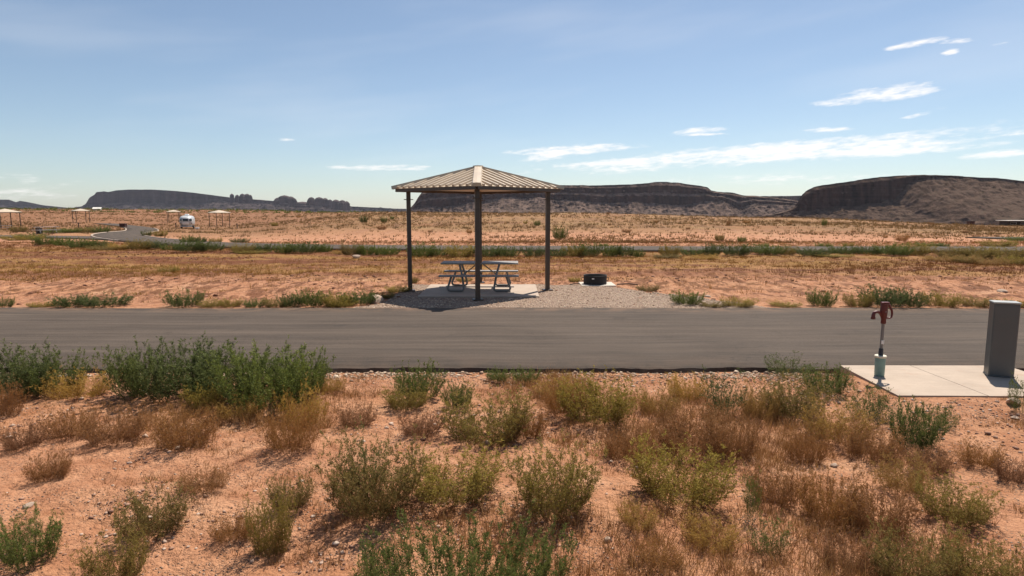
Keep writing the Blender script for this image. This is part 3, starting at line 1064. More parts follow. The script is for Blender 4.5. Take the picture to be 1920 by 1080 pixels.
# ------------------------------------------------------------------ picnic table
def picnic_table(loc, label, rz=0.0, simple_=False, group=None):
    e = thing("picnic_table", label, "table", loc, rz, group)
    pl = MAT["aluminium_plank"]
    half = ((-1.06, -0.13), (0.06, 1.06)) if not simple_ else ((-1.06, 1.06),)
    for (a, b) in half:
        for k in range(3):
            MB().box(((a + b) / 2, -0.255 + 0.255 * k, 0.735), (b - a, 0.235, 0.04), 0.006).build("top_plank", pl, e)
    for s in (-1, 1):
        MB().box((0, s * 0.70, 0.435), (2.14, 0.255, 0.04), 0.006).build("seat_plank", pl, e)
    if simple_:
        for s in (-1, 1):
            MB().tube([(s * .7, -.75, 0), (s * .7, -.2, .7), (s * .7, .2, .7), (s * .7, .75, 0)], 0.03, 6).build("leg", MAT["galvanised"], e)
        return e
    g = MAT["galvanised"]
    for s in (-1, 1):
        for t in (-1, 1):
            y = t * 0.66
            yt = t * 0.28
            ctrl = [(s * .74, y, .41), (s * .80, y, .22), (s * .845, y, .10), (s * .82, y, .045), (s * .75, y, .03), (s * .56, y, .03), (s * .46, y, .032),
                    (s * .415, y, .06), (s * .41, y * .99, .12), (s * .46, y * .72, .42), (s * .545, yt, .71)]
            MB().tube(ctrl, 0.030, 10).build("leg", g, e, True)
        MB().tube([(s * .46, -.66, .40), (s * .46, .66, .40)], 0.024, 8).build("seat_bearer", g, e, True)
        MB().tube([(s * .46, 0, .40), (s * .08, 0, .70)], 0.016, 8).build("brace", MAT["galvanised"], e, True)
    MB().box((0, 0, 0.70), (2.0, 0.05, 0.03)).build("top_rail", g, e)
    return e


picnic_table((-0.89, 17.75, 0.03), "grey metal picnic table on bent tube legs under the ribbed shelter", 0.0)

# ------------------------------------------------------------------ fire ring
fx, fy = G(1118.5, 536)
fr_e = thing("fire_ring", "black steel fire ring with a small white tag, standing on a pale pad", "fire ring", (fx, fy + .345, 0.026))
fr_e.scale = (1, 1, .9)
MB().lathe([(0.335, 0.0), (0.345, 0.0), (0.345, 0.275), (0.355, 0.285), (0.345, 0.297), (0.33, 0.29), (0.333, 0.02), (0.335, 0.0)], 40).build("ring_wall", MAT["ring_black"], fr_e, True)
MB().lathe([(0.0, 0.06), (0.2, 0.055), (0.33, 0.03)], 24).build("ash_bed", MAT["ash"], fr_e, True)
MB().box((-0.105, -0.341, 0.20), (0.07, 0.012, 0.04), 0.002).build("tag", MAT["white_tag"], fr_e)
for s in (-1, 1):
    MB().tube([(s * .345, 0, .20), (s * .40, 0, .21), (s * .40, 0, .12), (s * .345, 0, .10)], 0.012, 6).build("handle", MAT["ring_black"], fr_e, True)
for a in (-110, -70, -90, -40):
    MB().box((0.36 * math.cos(math.radians(a)), 0.36 * math.sin(math.radians(a)), 0.015), (0.05, 0.04, 0.03), 0.004).build("foot", MAT["ring_black"], fr_e)
fp = thing("concrete_slab", "small square concrete pad below the black fire ring", "slab", (fx + 0.06, fy + .36, 0.0))
MB().box((0, 0, -0.025), (1.02, 0.95, 0.10), 0.01).build("slab_panel", MAT["concrete_pale"], fp)
tg = tag(MB().tube([(0, 0, 0), (0.13, .04, .02), (.3, .08, .015)], 0.018, 6).build("wood_stake", MAT["wood_stake"], None, True), "dark stick lying beside the fire ring's pad", "stick")
tg.location = (fx - .78, fy + .1, 0.03)
tg = tag(MB().tube([(0, 0, 0.01), (0.35, -.05, .03), (.6, -.12, .015)], 0.02, 6).build("wood_stake", MAT["wood_stake"], None, True), "longer dark stick lying in the gravel past the fire ring", "stick")
tg.location = (fx + .62, fy + .15, 0.02)

# ------------------------------------------------------------------ hookup pad, hydrant, pedestal
pad = thing("concrete_pad", "pale concrete pad carrying the red hydrant and grey pedestal", "slab", (0, 0, 0))
JX = 5.63
zt_ = 0.028
MB().prism([(4.57, 7.37), (JX - .006, 7.355), (JX - .006, 8.855), (4.64, 8.86)], -0.12, zt_).build("slab_panel", MAT["concrete"], pad)
MB().prism([(JX + .006, 7.353), (9.2, 7.30), (9.2, 8.46), (6.98, 8.50), (6.98, 8.852), (JX + .006, 8.855)], -0.12, zt_ - .001).build("slab_panel", MAT["concrete"], pad)
MB().box((JX, 8.1, -0.05), (0.016, 1.46, 0.13)).build("joint", MAT["wood_stake"], pad)

hx, hy = G(1648.5, 704, 0.03)
hy_e = thing("yard_hydrant", "red headed frost hydrant on a galvanised pipe in a pale teal sleeve", "hydrant", (hx, hy, zt_), 0.0)
body = MB().lathe([(0.0, 0.0), (0.055, 0.0), (0.060, 0.012), (0.063, 0.235), (0.060, 0.25), (0.0, 0.25)], 24)
sleeve = body.build("sleeve", MAT["teal_bucket"], hy_e, True)
MB().lathe([(0.030, 0.248), (0.070, 0.248), (0.074, 0.256), (0.073, 0.270), (0.066, 0.276), (0.0, 0.276)], 24).build("sleeve_rim", MAT["cream_plastic"], sleeve, True)
MB().tube([(0, 0, 0.27), (0.001, 0, 0.37)], [0.030, 0.026], 14).build("wrap", MAT["black_wrap"], hy_e, True)
MB().tube([(0, 0, 0.30), (0.004, 0, 0.72)], 0.0195, 14).build("pipe", MAT["galvanised"], hy_e, True)
MB().box((0.002, -0.0215, 0.455), (0.036, 0.006, 0.05), 0.002).build("tag", MAT["white_tag"], hy_e)
hd = MB()
hd.tube([(0.004, 0, 0.70), (0.005, 0, 0.715), (0.006, 0, 0.75), (0.004, 0, 0.80), (0.0, 0, 0.86), (0.002, 0, 0.905), (0.006, 0, 0.965)],
        [0.030, 0.034, 0.030, 0.040, 0.047, 0.044, 0.045], 16)
head = hd.build("head", MAT["red_iron"], hy_e, True)
MB().box((0.01, 0, 0.975), (0.098, 0.062, 0.022), 0.006).build("cap", MAT["red_iron"], head)
MB().tube([(-0.02, 0, 0.80), (-0.045, 0, 0.84), (-0.075, 0, 0.855), (-0.105, 0, 0.853), (-0.125, 0, 0.842), (-0.132, 0, 0.815), (-0.133, 0, 0.775)],
          [0.020, 0.019, 0.018, 0.019, 0.021, 0.023, 0.025], 12).build("spout", MAT["red_iron"], head, True)
MB().tube([(-0.133, 0, 0.79), (-0.133, 0, 0.76)], 0.028, 14).build("spout_collar", MAT["red_iron"], head, True)
MB().tube([(0.035, 0, 0.958), (0.066, 0, 0.945), (0.086, 0, 0.905), (0.105, 0, 0.875), (0.113, 0, 0.83), (0.105, 0, 0.785), (0.080, 0, 0.772), (0.045, 0, 0.776)],
          [0.019, 0.017, 0.015, 0.014, 0.014, 0.013, 0.012, 0.011], 10).build("lever", MAT["red_iron"], head, True)
MB().box((0.004, -0.040, 0.862), (0.016, 0.02, 0.016), 0.003).build("pivot_bolt", MAT["galvanised"], head)

pc = thing("power_pedestal", "dark grey metal power pedestal with a pale top on the concrete pad", "pedestal", (6.46, 8.30, zt_), math.radians(-20))
MB().box((0, 0, 0.487), (0.285, 0.19, 0.97), 0.008).build("cabinet", MAT["pedestal_grey"], pc)
MB().box((0, -0.0965, 0.485), (0.262, 0.006, 0.92), 0.002).build("front_panel", MAT["pedestal_grey"], pc)
MB().box((0, 0, 0.982), (0.300, 0.205, 0.020), 0.004).build("top_cap", MAT["pedestal_cap"], pc)
MB().box((0, 0, 0.010), (0.295, 0.20, 0.018), 0.003).build("foot_flange", MAT["pedestal_grey"], pc)

# ------------------------------------------------------------------ far campsite
def at_ground(px, d):
    x = (px - CX) / F * d * 0.9927
    return x, d


def place(px, d):
    x, y = at_ground(px, d)
    return (x, y, gz1(x, y) - 0.05)


shelter(place(9, 100), "tan hip roof shelter cut by the frame beyond the side lane", math.radians(18), False, "small shelters of the far campsites")
shelter(place(151, 152), "small lone shelter on the slope above the far bend", math.radians(4), False, "small shelters of the far campsites")
shelter(place(325, 170), "small shelter half hidden behind the silver camper", math.radians(-24), False, "small shelters of the far campsites")
shelter(place(410.5, 128), "small shelter standing clear to one side of the silver camper", math.radians(8), False, "small shelters of the far campsites")
picnic_table(place(3, 98), "pale table under the shelter cut by the frame", 0.3, True)
picnic_table(place(84, 66), "low pale table beside the lane junction", 0.9, True)
bx_ = thing("trash_box", "small dark box standing beside the pale table at the junction", "box", place(70, 67))
MB().box((0, 0, .3), (0.45, 0.4, 0.6), 0.02).build("box_body", MAT["dark_wall"], bx_)
MB().box((0, 0, .62), (0.5, 0.45, 0.05), 0.01).build("lid", MAT["ring_black"], bx_)
bx_ = thing("trash_box", "rust dark low container where the far lane disappears", "container", place(229, 118))
MB().box((0, 0, .42), (1.0, 0.8, 0.6), 0.03).build("box_body", MAT["rust_box"], bx_)
MB().box((0, 0, .75), (1.1, 0.9, 0.07), 0.02).build("lid", MAT["rust_box"], bx_)
for s in (-.4, .4):
    MB().box((s, 0, .06), (.1, .7, .12)).build("skid", MAT["ring_black"], bx_)


def camper():
    loc = place(350, 114)
    e = thing("camper_trailer", "rounded silver camper trailer seen from its back", "trailer", loc, math.radians(21))
    e.scale = (.9, .9, .9)
    a, b, c, n = 1.24, 3.2, 1.08, 3.4
    zc = 1.52
    def pw(v, k):
        return math.copysign(abs(v) ** k, v)
    mb = MB()
    V, Fc = [], []
    nu, nv = 40, 20
    for j in range(nv + 1):
        ph = -math.pi / 2 + math.pi * j / nv
        for i in range(nu):
            th = 2 * math.pi * i / nu
            V.append((a * pw(math.cos(ph), 2 / n) * pw(math.cos(th), 2 / n), b * pw(math.cos(ph), 2 / n) * pw(math.sin(th), 2 / n), zc + c * pw(math.sin(ph), 2 / n)))
    for j in range(nv):
        for i in range(nu):
            Fc.append((j * nu + i, j * nu + (i + 1) % nu, (j + 1) * nu + (i + 1) % nu, (j + 1) * nu + i))
    mb.add(V, Fc)
    mb.build("body", MAT["trailer_skin"], e, True)

    def patch(nm, x0, x1, z0, z1, mat, off=0.012, par=e):
        m2 = MB(); V = []; k = 8
        for j in range(k + 1):
            for i in range(k + 1):
                x = x0 + (x1 - x0) * i / k; z = z0 + (z1 - z0) * j / k
                r = max(0.0, 1 - abs(x / a) ** n - abs((z - zc) / c) ** n)
                V.append((x, -(b * r ** (1 / n)) - off, z))
        m2.add(V, [(j * (k + 1) + i, j * (k + 1) + i + 1, (j + 1) * (k + 1) + i + 1, (j + 1) * (k + 1) + i) for j in range(k) for i in range(k)])
        return m2.build(nm, mat, par, True)
    for (x0, x1) in ((-1.06, -0.66), (-0.48, 0.48), (0.66, 1.06)):
        fm = patch("window_frame", x0 - .04, x1 + .04, 1.46, 2.04, MAT["trailer_white"])
        patch("window", x0, x1, 1.50, 2.00, MAT["dark_glass"], 0.02, fm)
    patch("hatch_panel", -0.55, 0.55, 0.78, 1.32, MAT["trailer_white"], 0.012)
    MB().box((0, -3.28, .56), (2.1, 0.16, 0.12), 0.03).build("bumper", MAT["trailer_white"], e)
    MB().box((0, 0, 2.72), (0.75, 1.0, 0.30), 0.10).build("roof_unit", MAT["trailer_white"], e)
    MB().box((0, 0, .42), (2.0, 5.2, 0.14)).build("chassis", MAT["ring_black"], e)
    for s in (-1, 1):
        for y in (-0.45, 0.45):
            wl = MB().tube([(s * 0.98, y, .34), (s * 1.18, y, .34)], 0.34, 20).build("wheel", MAT["rubber"], e, True)
            MB().tube([(s * 1.17, y, .34), (s * 1.195, y, .34)], 0.19, 14).build("rim", MAT["galvanised"], wl, True)
        lm = MB().box((s * .98, -2.93, 1.12), (.12, .1, .3), 0.02).build("tail_light", MAT["red_iron"], e)
    MB().tube([(-.6, 2.9, .42), (0, 4.2, .42), (.6, 2.9, .42)], 0.05, 8).build("drawbar", MAT["ring_black"], e)
    return e


camper()
cb = thing("storage_bin", "white bin on the ground beside the silver camper", "bin", place(368, 113))
MB().box((0, 0, .16), (0.55, 0.4, 0.32), 0.03).build("box_body", MAT["trailer_white"], cb)
MB().box((0, 0, .34), (0.6, 0.45, 0.05), 0.015).build("lid", MAT["trailer_white"], cb)
for px, d, lb in ((443, 110, "short dark post standing alone past the small shelters"), (328, 118, "short brown post just in front of the camper's shelter"), (145, 108, "thin post in the dry grass above the side lane")):
    q = thing("site_post", lb, "post", place(px, d))
    MB().box((0, 0, .45), (0.14, 0.12, 0.95), 0.01).build("post", MAT["wood_stake"], q)
    MB().box((0, -.07, .78), (0.18, 0.02, 0.2), 0.004).build("plate", MAT["rust_box"], q)


def far_building(loc, label, L, hgt, nbay):
    e = thing("low_building", label, "building", loc, math.radians(-8))
    MB().box((0, 0, hgt / 2), (L, 7, hgt)).build("wall", MAT["dark_wall"], e)
    MB().box((0, -.6, hgt + .14), (L + 2.4, 10, .28), 0.04).build("roof", MAT["pale_paint"], e)
    MB().box((0, -5.45, hgt + .05), (L + 2.2, .2, .34)).build("fascia", MAT["steel_brown"], e)
    for k in range(nbay + 1):
        MB().box((-L / 2 + L * k / nbay, -5.1, hgt / 2), (.22, .22, hgt)).build("post", MAT["steel_brown"], e)
    for k in range(nbay):
        wn = MB().box((-L / 2 + L * (k + .5) / nbay, -3.52, hgt * .55), (L / nbay * .6, .06, 1.1)).build("window", MAT["pale_paint"], e)
        MB().box((-L / 2 + L * (k + .5) / nbay, -3.56, hgt * .55), (L / nbay * .54, .04, .98)).build("pane", MAT["dark_glass"], wn)
    return e


far_building((248, 300, gz1(248, 300)), "long low dark building with a pale flat roof under the rounded mesa", 34, 2.6, 8)
fb = thing("low_building", "tiny white roofed building on the crest below the long mesa", "building", (-222, 345, gz1(-222, 345)), math.radians(25))
MB().box((0, 0, .45), (3.6, 3, 0.9)).build("wall", MAT["pale_paint"], fb)
MB().box((0, -.3, 1.2), (4.0, 3.4, .12), 0, __import__("mathutils").Matrix.Rotation(math.radians(14), 3, "X")).build("roof", MAT["pale_paint"], fb)
bx_ = thing("utility_hut", "tiny brown hut on the plain below the rounded mesa", "hut", (0, 0, 0))
hl = at_ground(1822, 300)
bx_.location = (hl[0], hl[1], gz1(*hl))
MB().box((0, 0, 1.0), (2.4, 2.0, 2.0)).build("wall", MAT["rust_box"], bx_)
MB().box((0, 0, 2.1), (2.8, 2.4, .2)).build("roof", MAT["steel_brown"], bx_)

# ------------------------------------------------------------------ stones
def rock_arrays(n_var=10, seed=5):
    """unit stones of 20 faces, squashed and knobbled"""
    t = (1 + 5 ** .5) / 2
    V0 = np.array([(-1, t, 0), (1, t, 0), (-1, -t, 0), (1, -t, 0), (0, -1, t), (0, 1, t), (0, -1, -t), (0, 1, -t), (t, 0, -1), (t, 0, 1), (-t, 0, -1), (-t, 0, 1)], float)
    V0 /= np.linalg.norm(V0[0])
    F0 = np.array([(0, 11, 5), (0, 5, 1), (0, 1, 7), (0, 7, 10), (0, 10, 11), (1, 5, 9), (5, 11, 4), (11, 10, 2), (10, 7, 6), (7, 1, 8), (3, 9, 4), (3, 4, 2), (3, 2, 6), (3, 6, 8), (3, 8, 9),
                   (4, 9, 5), (2, 4, 11), (6, 2, 10), (8, 6, 7), (9, 8, 1)])
    r = np.random.default_rng(seed)
    out = []
    for _ in range(n_var):
        out.append(V0 * r.uniform(.62, 1.15, (12, 1)) * np.array([1.0, r.uniform(.6, 1), r.uniform(.4, .7)]))
    return out, F0


ROCKS, ROCK_F = rock_arrays()


def scatter_stones(name, xs, ys, sizes, mat, zoff=0.0, label=None):
    n = len(xs)
    zs = gz(xs, ys)
    which = NR.integers(0, len(ROCKS), n)
    ang = NR.uniform(0, 2 * np.pi, n)
    base = np.stack([ROCKS[k] for k in range(len(ROCKS))])[which]          # n,12,3
    c, s = np.cos(ang)[:, None], np.sin(ang)[:, None]
    X = base[:, :, 0] * c - base[:, :, 1] * s
    Y = base[:, :, 0] * s + base[:, :, 1] * c
    V = np.stack([X, Y, base[:, :, 2]], -1) * sizes[:, None, None]
    V += np.stack([xs, ys, zs + sizes * 0.18 + zoff], -1)[:, None, :]
    Fa = (ROCK_F[None] + (np.arange(n) * 12)[:, None, None]).reshape(-1, 3)
    tint = np.repeat(NR.uniform(0, 1, n), 12)
    me = mesh_np(name, V.reshape(-1, 3), Fa, [mat], False, {"tint": tint})
    return tag(link(name, me), label, kind="stuff")


# gravel round the shelter
def in_gravel(x, y):
    right = 1.7 + (18.9 - y) * 0.78 + 0.5 * fbm(x / .9, y / .9, 61, 3)
    left = -3.1 - (16.4 - np.minimum(y, 16.4)) * 0.2 + 1.1 * fbm(x / 1.2, y / 1.2, 63, 3)
    back = 19.0 + 0.7 * fbm(x / 1.5, y * 0, 65, 3)
    return (x < right + .9) & (x > left) & (y < back) & (y > ROAD_Y1 - .02)


cell = 0.09
bx0, by0 = np.arange(-5.6, 8.0, cell), np.arange(14.30, 20.0, cell)
BX, BY = np.meshgrid(bx0, by0, indexing="ij")
keep = in_gravel(BX[:-1, :-1] + cell / 2, BY[:-1, :-1] + cell / 2)
bi_ = np.arange(BX.size).reshape(BX.shape)
bq = np.stack([bi_[:-1, :-1], bi_[1:, :-1], bi_[1:, 1:], bi_[:-1, 1:]], -1)[keep]
used, inv = np.unique(bq, return_inverse=True)
bv_ = np.stack([BX.reshape(-1), BY.reshape(-1), gz(BX.reshape(-1), BY.reshape(-1)) + .007], -1)[used]
tag(link("gravel_bed", mesh_np("gravel_bed", bv_, inv.reshape(-1, 4), [MAT["gravel_bed_mat"]], True)), "fine brown gravel bed round the shelter slab", kind="structure")
n = 38000
gx, gy = NR.uniform(-5.5, 7.5, n), NR.uniform(14.35, 19.9, n)
k = in_gravel(gx, gy)
slabm = (np.abs(gx + .86) < 1.58) & (np.abs(gy - 17.55) < 1.35)
k &= ~slabm
gx, gy = gx[k], gy[k]
scatter_stones("gravel", gx, gy, np.clip(NR.lognormal(-4.08, .33, len(gx)), .009, .045), MAT["gravel_mat"], 0.0, "pale brown gravel spread round the shelter slab")

# pebbles over the foreground soil, denser along the road's edge and in patches
n = 46000
t_ = NR.uniform(0, 1, n)
py_ = 2.0 + 6.75 * t_ ** .75
px_ = NR.uniform(-1.15, 1.15, n) * (py_ + 2.5)
dens = sstep(.04, .26, fbm(px_ / 1.1, py_ / 1.1, 71, 4)) * .8 + .03 + .85 * sstep(7.6, 8.5, py_) * sstep(-2.5, 0, px_) + .6 * sstep(3.4, 5.0, px_) * sstep(5.2, 6.5, py_)
k = NR.uniform(0, 1, n) < dens
k &= ~((px_ > 4.5) & (py_ > 7.28))
px_, py_ = px_[k], py_[k]
scatter_stones("pebbles", px_, py_, np.clip(NR.lognormal(-4.55, .48, len(px_)), .005, .04), MAT["pebble_mat"], 0.0, "pebbles and stone chips lying on the red soil")
n = 9000
px_ = NR.uniform(-12, 12, n); py_ = 8.86 - np.abs(NR.normal(0, .26, n))
k = (NR.uniform(0, 1, n) < .35 + .65 * sstep(-.15, .15, fbm(px_ / 1.3, py_, 77, 3))) & ~((px_ > 4.5) & (py_ > 7.28))
px_, py_ = px_[k], py_[k]
scatter_stones("gravel", px_, py_, np.clip(NR.lognormal(-4.15, .45, len(px_)), .007, .05), MAT["gravel_mat"], 0.0, "stone chips along the broken asphalt edge")
n = 14000
px_, py_ = NR.uniform(-26, 26, n), NR.uniform(14.6, 34, n)
k = (NR.uniform(0, 1, n) < sstep(-.05, .2, fbm(px_ / 3, py_ / 2, 73, 3)) + .1) & (path_dist(px_, py_) > .3) & ~((np.abs(px_ + .86) < 1.6) & (np.abs(py_ - 17.55) < 1.4)) & ~((np.abs(px_ - fx) < .62) & (np.abs(py_ - fy - .35) < .55))
px_, py_ = px_[k], py_[k]
scatter_stones("clods", px_, py_, np.clip(NR.lognormal(-3.3, .4, len(px_)), .02, .09), MAT["clod_mat"], -.015, "red clods and stones strewn over the field between the lanes")

# single stones one can point at
STONES = [(1898, 757, .10, "flat pale stone beside the concrete pad's front edge"), (1760, 797, .045, "white stone in front of the hydrant's pad"), (705, 567, .26, "broad pale stone at the end of the gravel strip by the lane"),
          (668, 483, .22, "pale boulder in front of the far weed row"), (1327, 556, .10, "white stone behind the weed tuft at the gravel's end"), (913, 834, .05, "white quartz chip amid the brown weeds"),
          (1880, 545, .16, "dark stone in the field above the pedestal"), (1905, 775, .05, "small grey stone near the frame edge below the pad"), (1140, 1003, .035, "pale pebble on bare soil below the dark olive bush"),
          (337, 838, .05, "grey white stone on the bare soil below brown weeds"), (52, 940, .045, "pale stone by the green tuft at the soil's edge"), (1565, 858, .04, "dark clod on bare soil near the dark brown tuft")]
for i, (px, py, r, lb) in enumerate(STONES):
    x, y = G(px, py)
    V = []
    base = ROCKS[i % 10]
    # subdivide once for a rounder stone
    vs = [Vector(v) for v in base]; fs = []
    cache = {}
    def midp(a, b):
        key = (min(a, b), max(a, b))
        if key not in cache:
            m_ = (vs[a] + vs[b]) / 2
            vs.append(m_ * (1.10 + .08 * R.random())); cache[key] = len(vs) - 1
        return cache[key]
    for (a, b, c_) in ROCK_F.tolist():
        ab, bc, ca = midp(a, b), midp(b, c_), midp(c_, a)
        fs += [(a, ab, ca), (b, bc, ab), (c_, ca, bc), (ab, bc, ca)]
    o = tag(MB().add([v * r for v in vs], fs).build("stone", MAT["rock_pale"], None, False), lb, "stone")
    o.location = (x, y, gz1(x, y) + r * .25)
    o.rotation_euler = (0, 0, R.random() * 6)

# ------------------------------------------------------------------ plants
def ribbons(P, wid, side):
    """P n,k,3 points; wid n,k; side n,3 -> verts, quads"""
    n, k = P.shape[:2]
    L = P - side[:, None, :] * wid[:, :, None] / 2
    Rr = P + side[:, None, :] * wid[:, :, None] / 2
    V = np.stack([L, Rr], 2).reshape(n, k * 2, 3)
    q = np.array([[2 * i, 2 * i + 1, 2 * i + 3, 2 * i + 2] for i in range(k - 1)])
    Fq = (q[None] + (np.arange(n) * 2 * k)[:, None, None]).reshape(-1, 4)
    return V.reshape(-1, 3), Fq


def unit(v):
    return v / np.maximum(np.linalg.norm(v, axis=-1, keepdims=True), 1e-9)


def plant_arrays(seed, stems=70, tilt=50, spread=.12, curve=.35, nbr=9, leaves=9, leaf_l=.045, leaf_w=.007, branch=.26, upright=.6, wiggle=.04, stem_w=.008, droop=0.0, bare=.05):
    """plant of unit height; returns stem mesh arrays and leaf mesh arrays"""
    r = np.random.default_rng(seed)
    az_ = r.uniform(0, 2 * np.pi, stems)
    tl = np.radians(tilt) * np.sqrt(r.uniform(0.0, 1, stems))
    L = r.uniform(.5, 1.0, stems) ** .8 * (1 - .30 * (tl / np.radians(max(tilt, 1))) ** 2)
    K = 7
    s = np.linspace(0, 1, K)
    rad = spread * np.sqrt(r.uniform(0, 1, stems))
    b0 = np.stack([rad * np.cos(az_), rad * np.sin(az_), np.full(stems, -.02)], -1)
    hor = np.stack([np.cos(az_), np.sin(az_), np.zeros(stems)], -1)
    hs = np.sin(tl)[:, None] * L[:, None] * (s + curve * 0.0 - curve * .5 * s ** 2)[None]
    vs_ = np.cos(tl)[:, None] * L[:, None] * (s * (1 - .10 * s))[None] + np.sin(tl)[:, None] * L[:, None] * curve * .5 * (s ** 2)[None] - droop * (s ** 3)[None] * L[:, None]
    P = b0[:, None, :] + hor[:, None, :] * hs[:, :, None]
    P[:, :, 2] += vs_
    P += np.cumsum(r.normal(0, wiggle / 3, (stems, K, 3)) * s[None, :, None], axis=1)
    P[:, :, 2] = np.maximum(P[:, :, 2], -.02)
    ang = r.uniform(0, np.pi, stems)
    side = np.stack([np.cos(ang), np.sin(ang), np.zeros(stems)], -1)
    sv, sf = ribbons(P, stem_w * (1 - .75 * s)[None] * np.ones((stems, 1)), side)
    st = np.repeat(np.tile(s, stems), 2) * .8
    # side branches
    nb = stems * nbr
    si = np.repeat(np.arange(stems), nbr)
    sb = r.uniform(bare, 1.0, nb)
    fi = np.clip(sb * (K - 1), 0, K - 1.001); i0 = fi.astype(int); fr2 = (fi - i0)[:, None]
    B0 = P[si, i0] * (1 - fr2) + P[si, i0 + 1] * fr2
    sd = unit(P[si, i0 + 1] - P[si, i0])
    rnd = unit(r.normal(0, 1, (nb, 3)))
    bd = unit(sd * upright + rnd * (1 - upright) * 1.25 + np.array([0, 0, .22]))
    bl = branch * (1.05 - .75 * sb) * r.uniform(.5, 1.2, nb)
    B1 = B0 + bd * bl[:, None] * .5
    B2 = B1 + unit(bd + np.array([0, 0, .25]) + r.normal(0, .12, (nb, 3))) * bl[:, None] * .5
    BP = np.stack([B0, B1, B2], 1)
    BP[:, :, 2] = np.maximum(BP[:, :, 2], 0.0)
    ang = r.uniform(0, np.pi, nb)
    bside = np.stack([np.cos(ang), np.sin(ang), np.zeros(nb)], -1)
    bv, bf = ribbons(BP, stem_w * .55 * np.array([1, .8, .4])[None] * np.ones((nb, 1)), bside)
    SV = np.concatenate([sv, bv]); SF = np.concatenate([sf, bf + len(sv)]); ST = np.concatenate([st, np.full(len(bv), .75)])
    # leaves along the branches
    nl = nb * leaves
    bi = np.repeat(np.arange(nb), leaves)
    lt = r.uniform(0.05, 1.05, nl)[:, None]
    l0 = np.where(lt < .5, BP[bi, 0] * (1 - lt * 2) + BP[bi, 1] * lt * 2, BP[bi, 1] * (2 - lt * 2) + BP[bi, 2] * (lt * 2 - 1))
    ld = unit(bd[bi] * .6 + unit(r.normal(0, 1, (nl, 3))) * .75 + np.array([0, 0, .22]))
    ll = leaf_l * r.uniform(.5, 1.25, nl)
    lw = leaf_w * r.uniform(.7, 1.3, nl)
    sdv = unit(np.cross(ld, unit(r.normal(0, 1, (nl, 3)))))
    a = l0; c_ = l0 + ld * ll[:, None]; m_ = l0 + ld * ll[:, None] * .45
    LV = np.stack([a, m_ - sdv * lw[:, None] / 2, c_, m_ + sdv * lw[:, None] / 2], 1).reshape(-1, 3)
    LV[:, 2] = np.maximum(LV[:, 2], 0.002)
    LF = np.arange(nl * 4).reshape(-1, 4)
    hgt = np.clip(l0[:, 2], 0, 1)
    tt = np.clip(.15 + .55 * hgt + r.normal(0, .17, nl), 0, 1)
    LT = np.repeat(tt, 4)
    return (SV, SF, ST), (LV, LF, LT)


SPEC = {
    # upright feathery green weed
    "green": dict(stems=95, tilt=42, spread=.36, curve=.6, nbr=15, leaves=14, leaf_l=.036, leaf_w=.0080, branch=.20, upright=.62, stem_w=.0045, wiggle=.07),
    # rounded yellow olive bush
    "olive": dict(stems=110, tilt=58, spread=.30, curve=.75, nbr=15, leaves=14, leaf_l=.032, leaf_w=.0078, branch=.20, upright=.48, stem_w=.0042, wiggle=.09),
    # straw yellow bush
    "yellow": dict(stems=110, tilt=62, spread=.34, curve=.65, nbr=14, leaves=12, leaf_l=.034, leaf_w=.0074, branch=.22, upright=.46, stem_w=.0045, wiggle=.09),
    # dead twiggy brown weed
    "brown": dict(stems=120, tilt=60, spread=.36, curve=.65, nbr=15, leaves=11, leaf_l=.033, leaf_w=.0074, branch=.22, upright=.48, stem_w=.0048, wiggle=.09),
    # open spindly green weed
    "sparse": dict(stems=26, tilt=46, spread=.16, curve=.4, nbr=13, leaves=10, leaf_l=.040, leaf_w=.0085, branch=.30, upright=.45, stem_w=.007),
}
LEAFM = {"green": "leaf_green", "olive": "leaf_olive", "yellow": "leaf_yellow", "brown": "leaf_brown", "sparse": "leaf_green"}
STEMM = {"green": "stem_green", "olive": "stem_brown", "yellow": "stem_brown", "brown": "stem_brown", "sparse": "stem_green"}
PROTO = {}
for kd, sp in SPEC.items():
    PROTO[kd] = []
    for j in range({"green": 4, "olive": 4, "brown": 4, "yellow": 2, "sparse": 2}[kd]):
        (sv, sf, stt), (lv, lf, ltt) = plant_arrays(1000 + 37 * j + 211 * list(SPEC).index(kd), **sp)
        PROTO[kd].append((mesh_np("stems", sv, sf, [MAT[STEMM[kd]]], False, {"tint": stt}), mesh_np("foliage", lv, lf, [MAT[LEAFM[kd]]], False, {"tint": ltt})))
# one denser plant for the clump closest to the camera
(sv, sf, stt), (lv, lf, ltt) = plant_arrays(777, stems=190, tilt=30, spread=.55, curve=.5, nbr=16, leaves=12, leaf_l=.028, leaf_w=.0062, branch=.15, upright=.7, stem_w=.005)
PROTO["close"] = [(mesh_np("stems", sv, sf, [MAT["stem_green"]], False, {"tint": stt}), mesh_np("foliage", lv, lf, [MAT["leaf_green"]], False, {"tint": ltt}))]

# extent of each prototype at unit height, so a plant can be given a width
def proto_radius(me):
    co_ = np.empty(len(me.vertices) * 3, np.float32); me.vertices.foreach_get("co", co_)
    co_ = co_.reshape(-1, 3)
    return float(np.percentile(np.hypot(co_[:, 0], co_[:, 1]), 96)), float(np.percentile(co_[:, 2], 98.5))


PR = {k: [proto_radius(b) for a, b in v] for k, v in PROTO.items()}


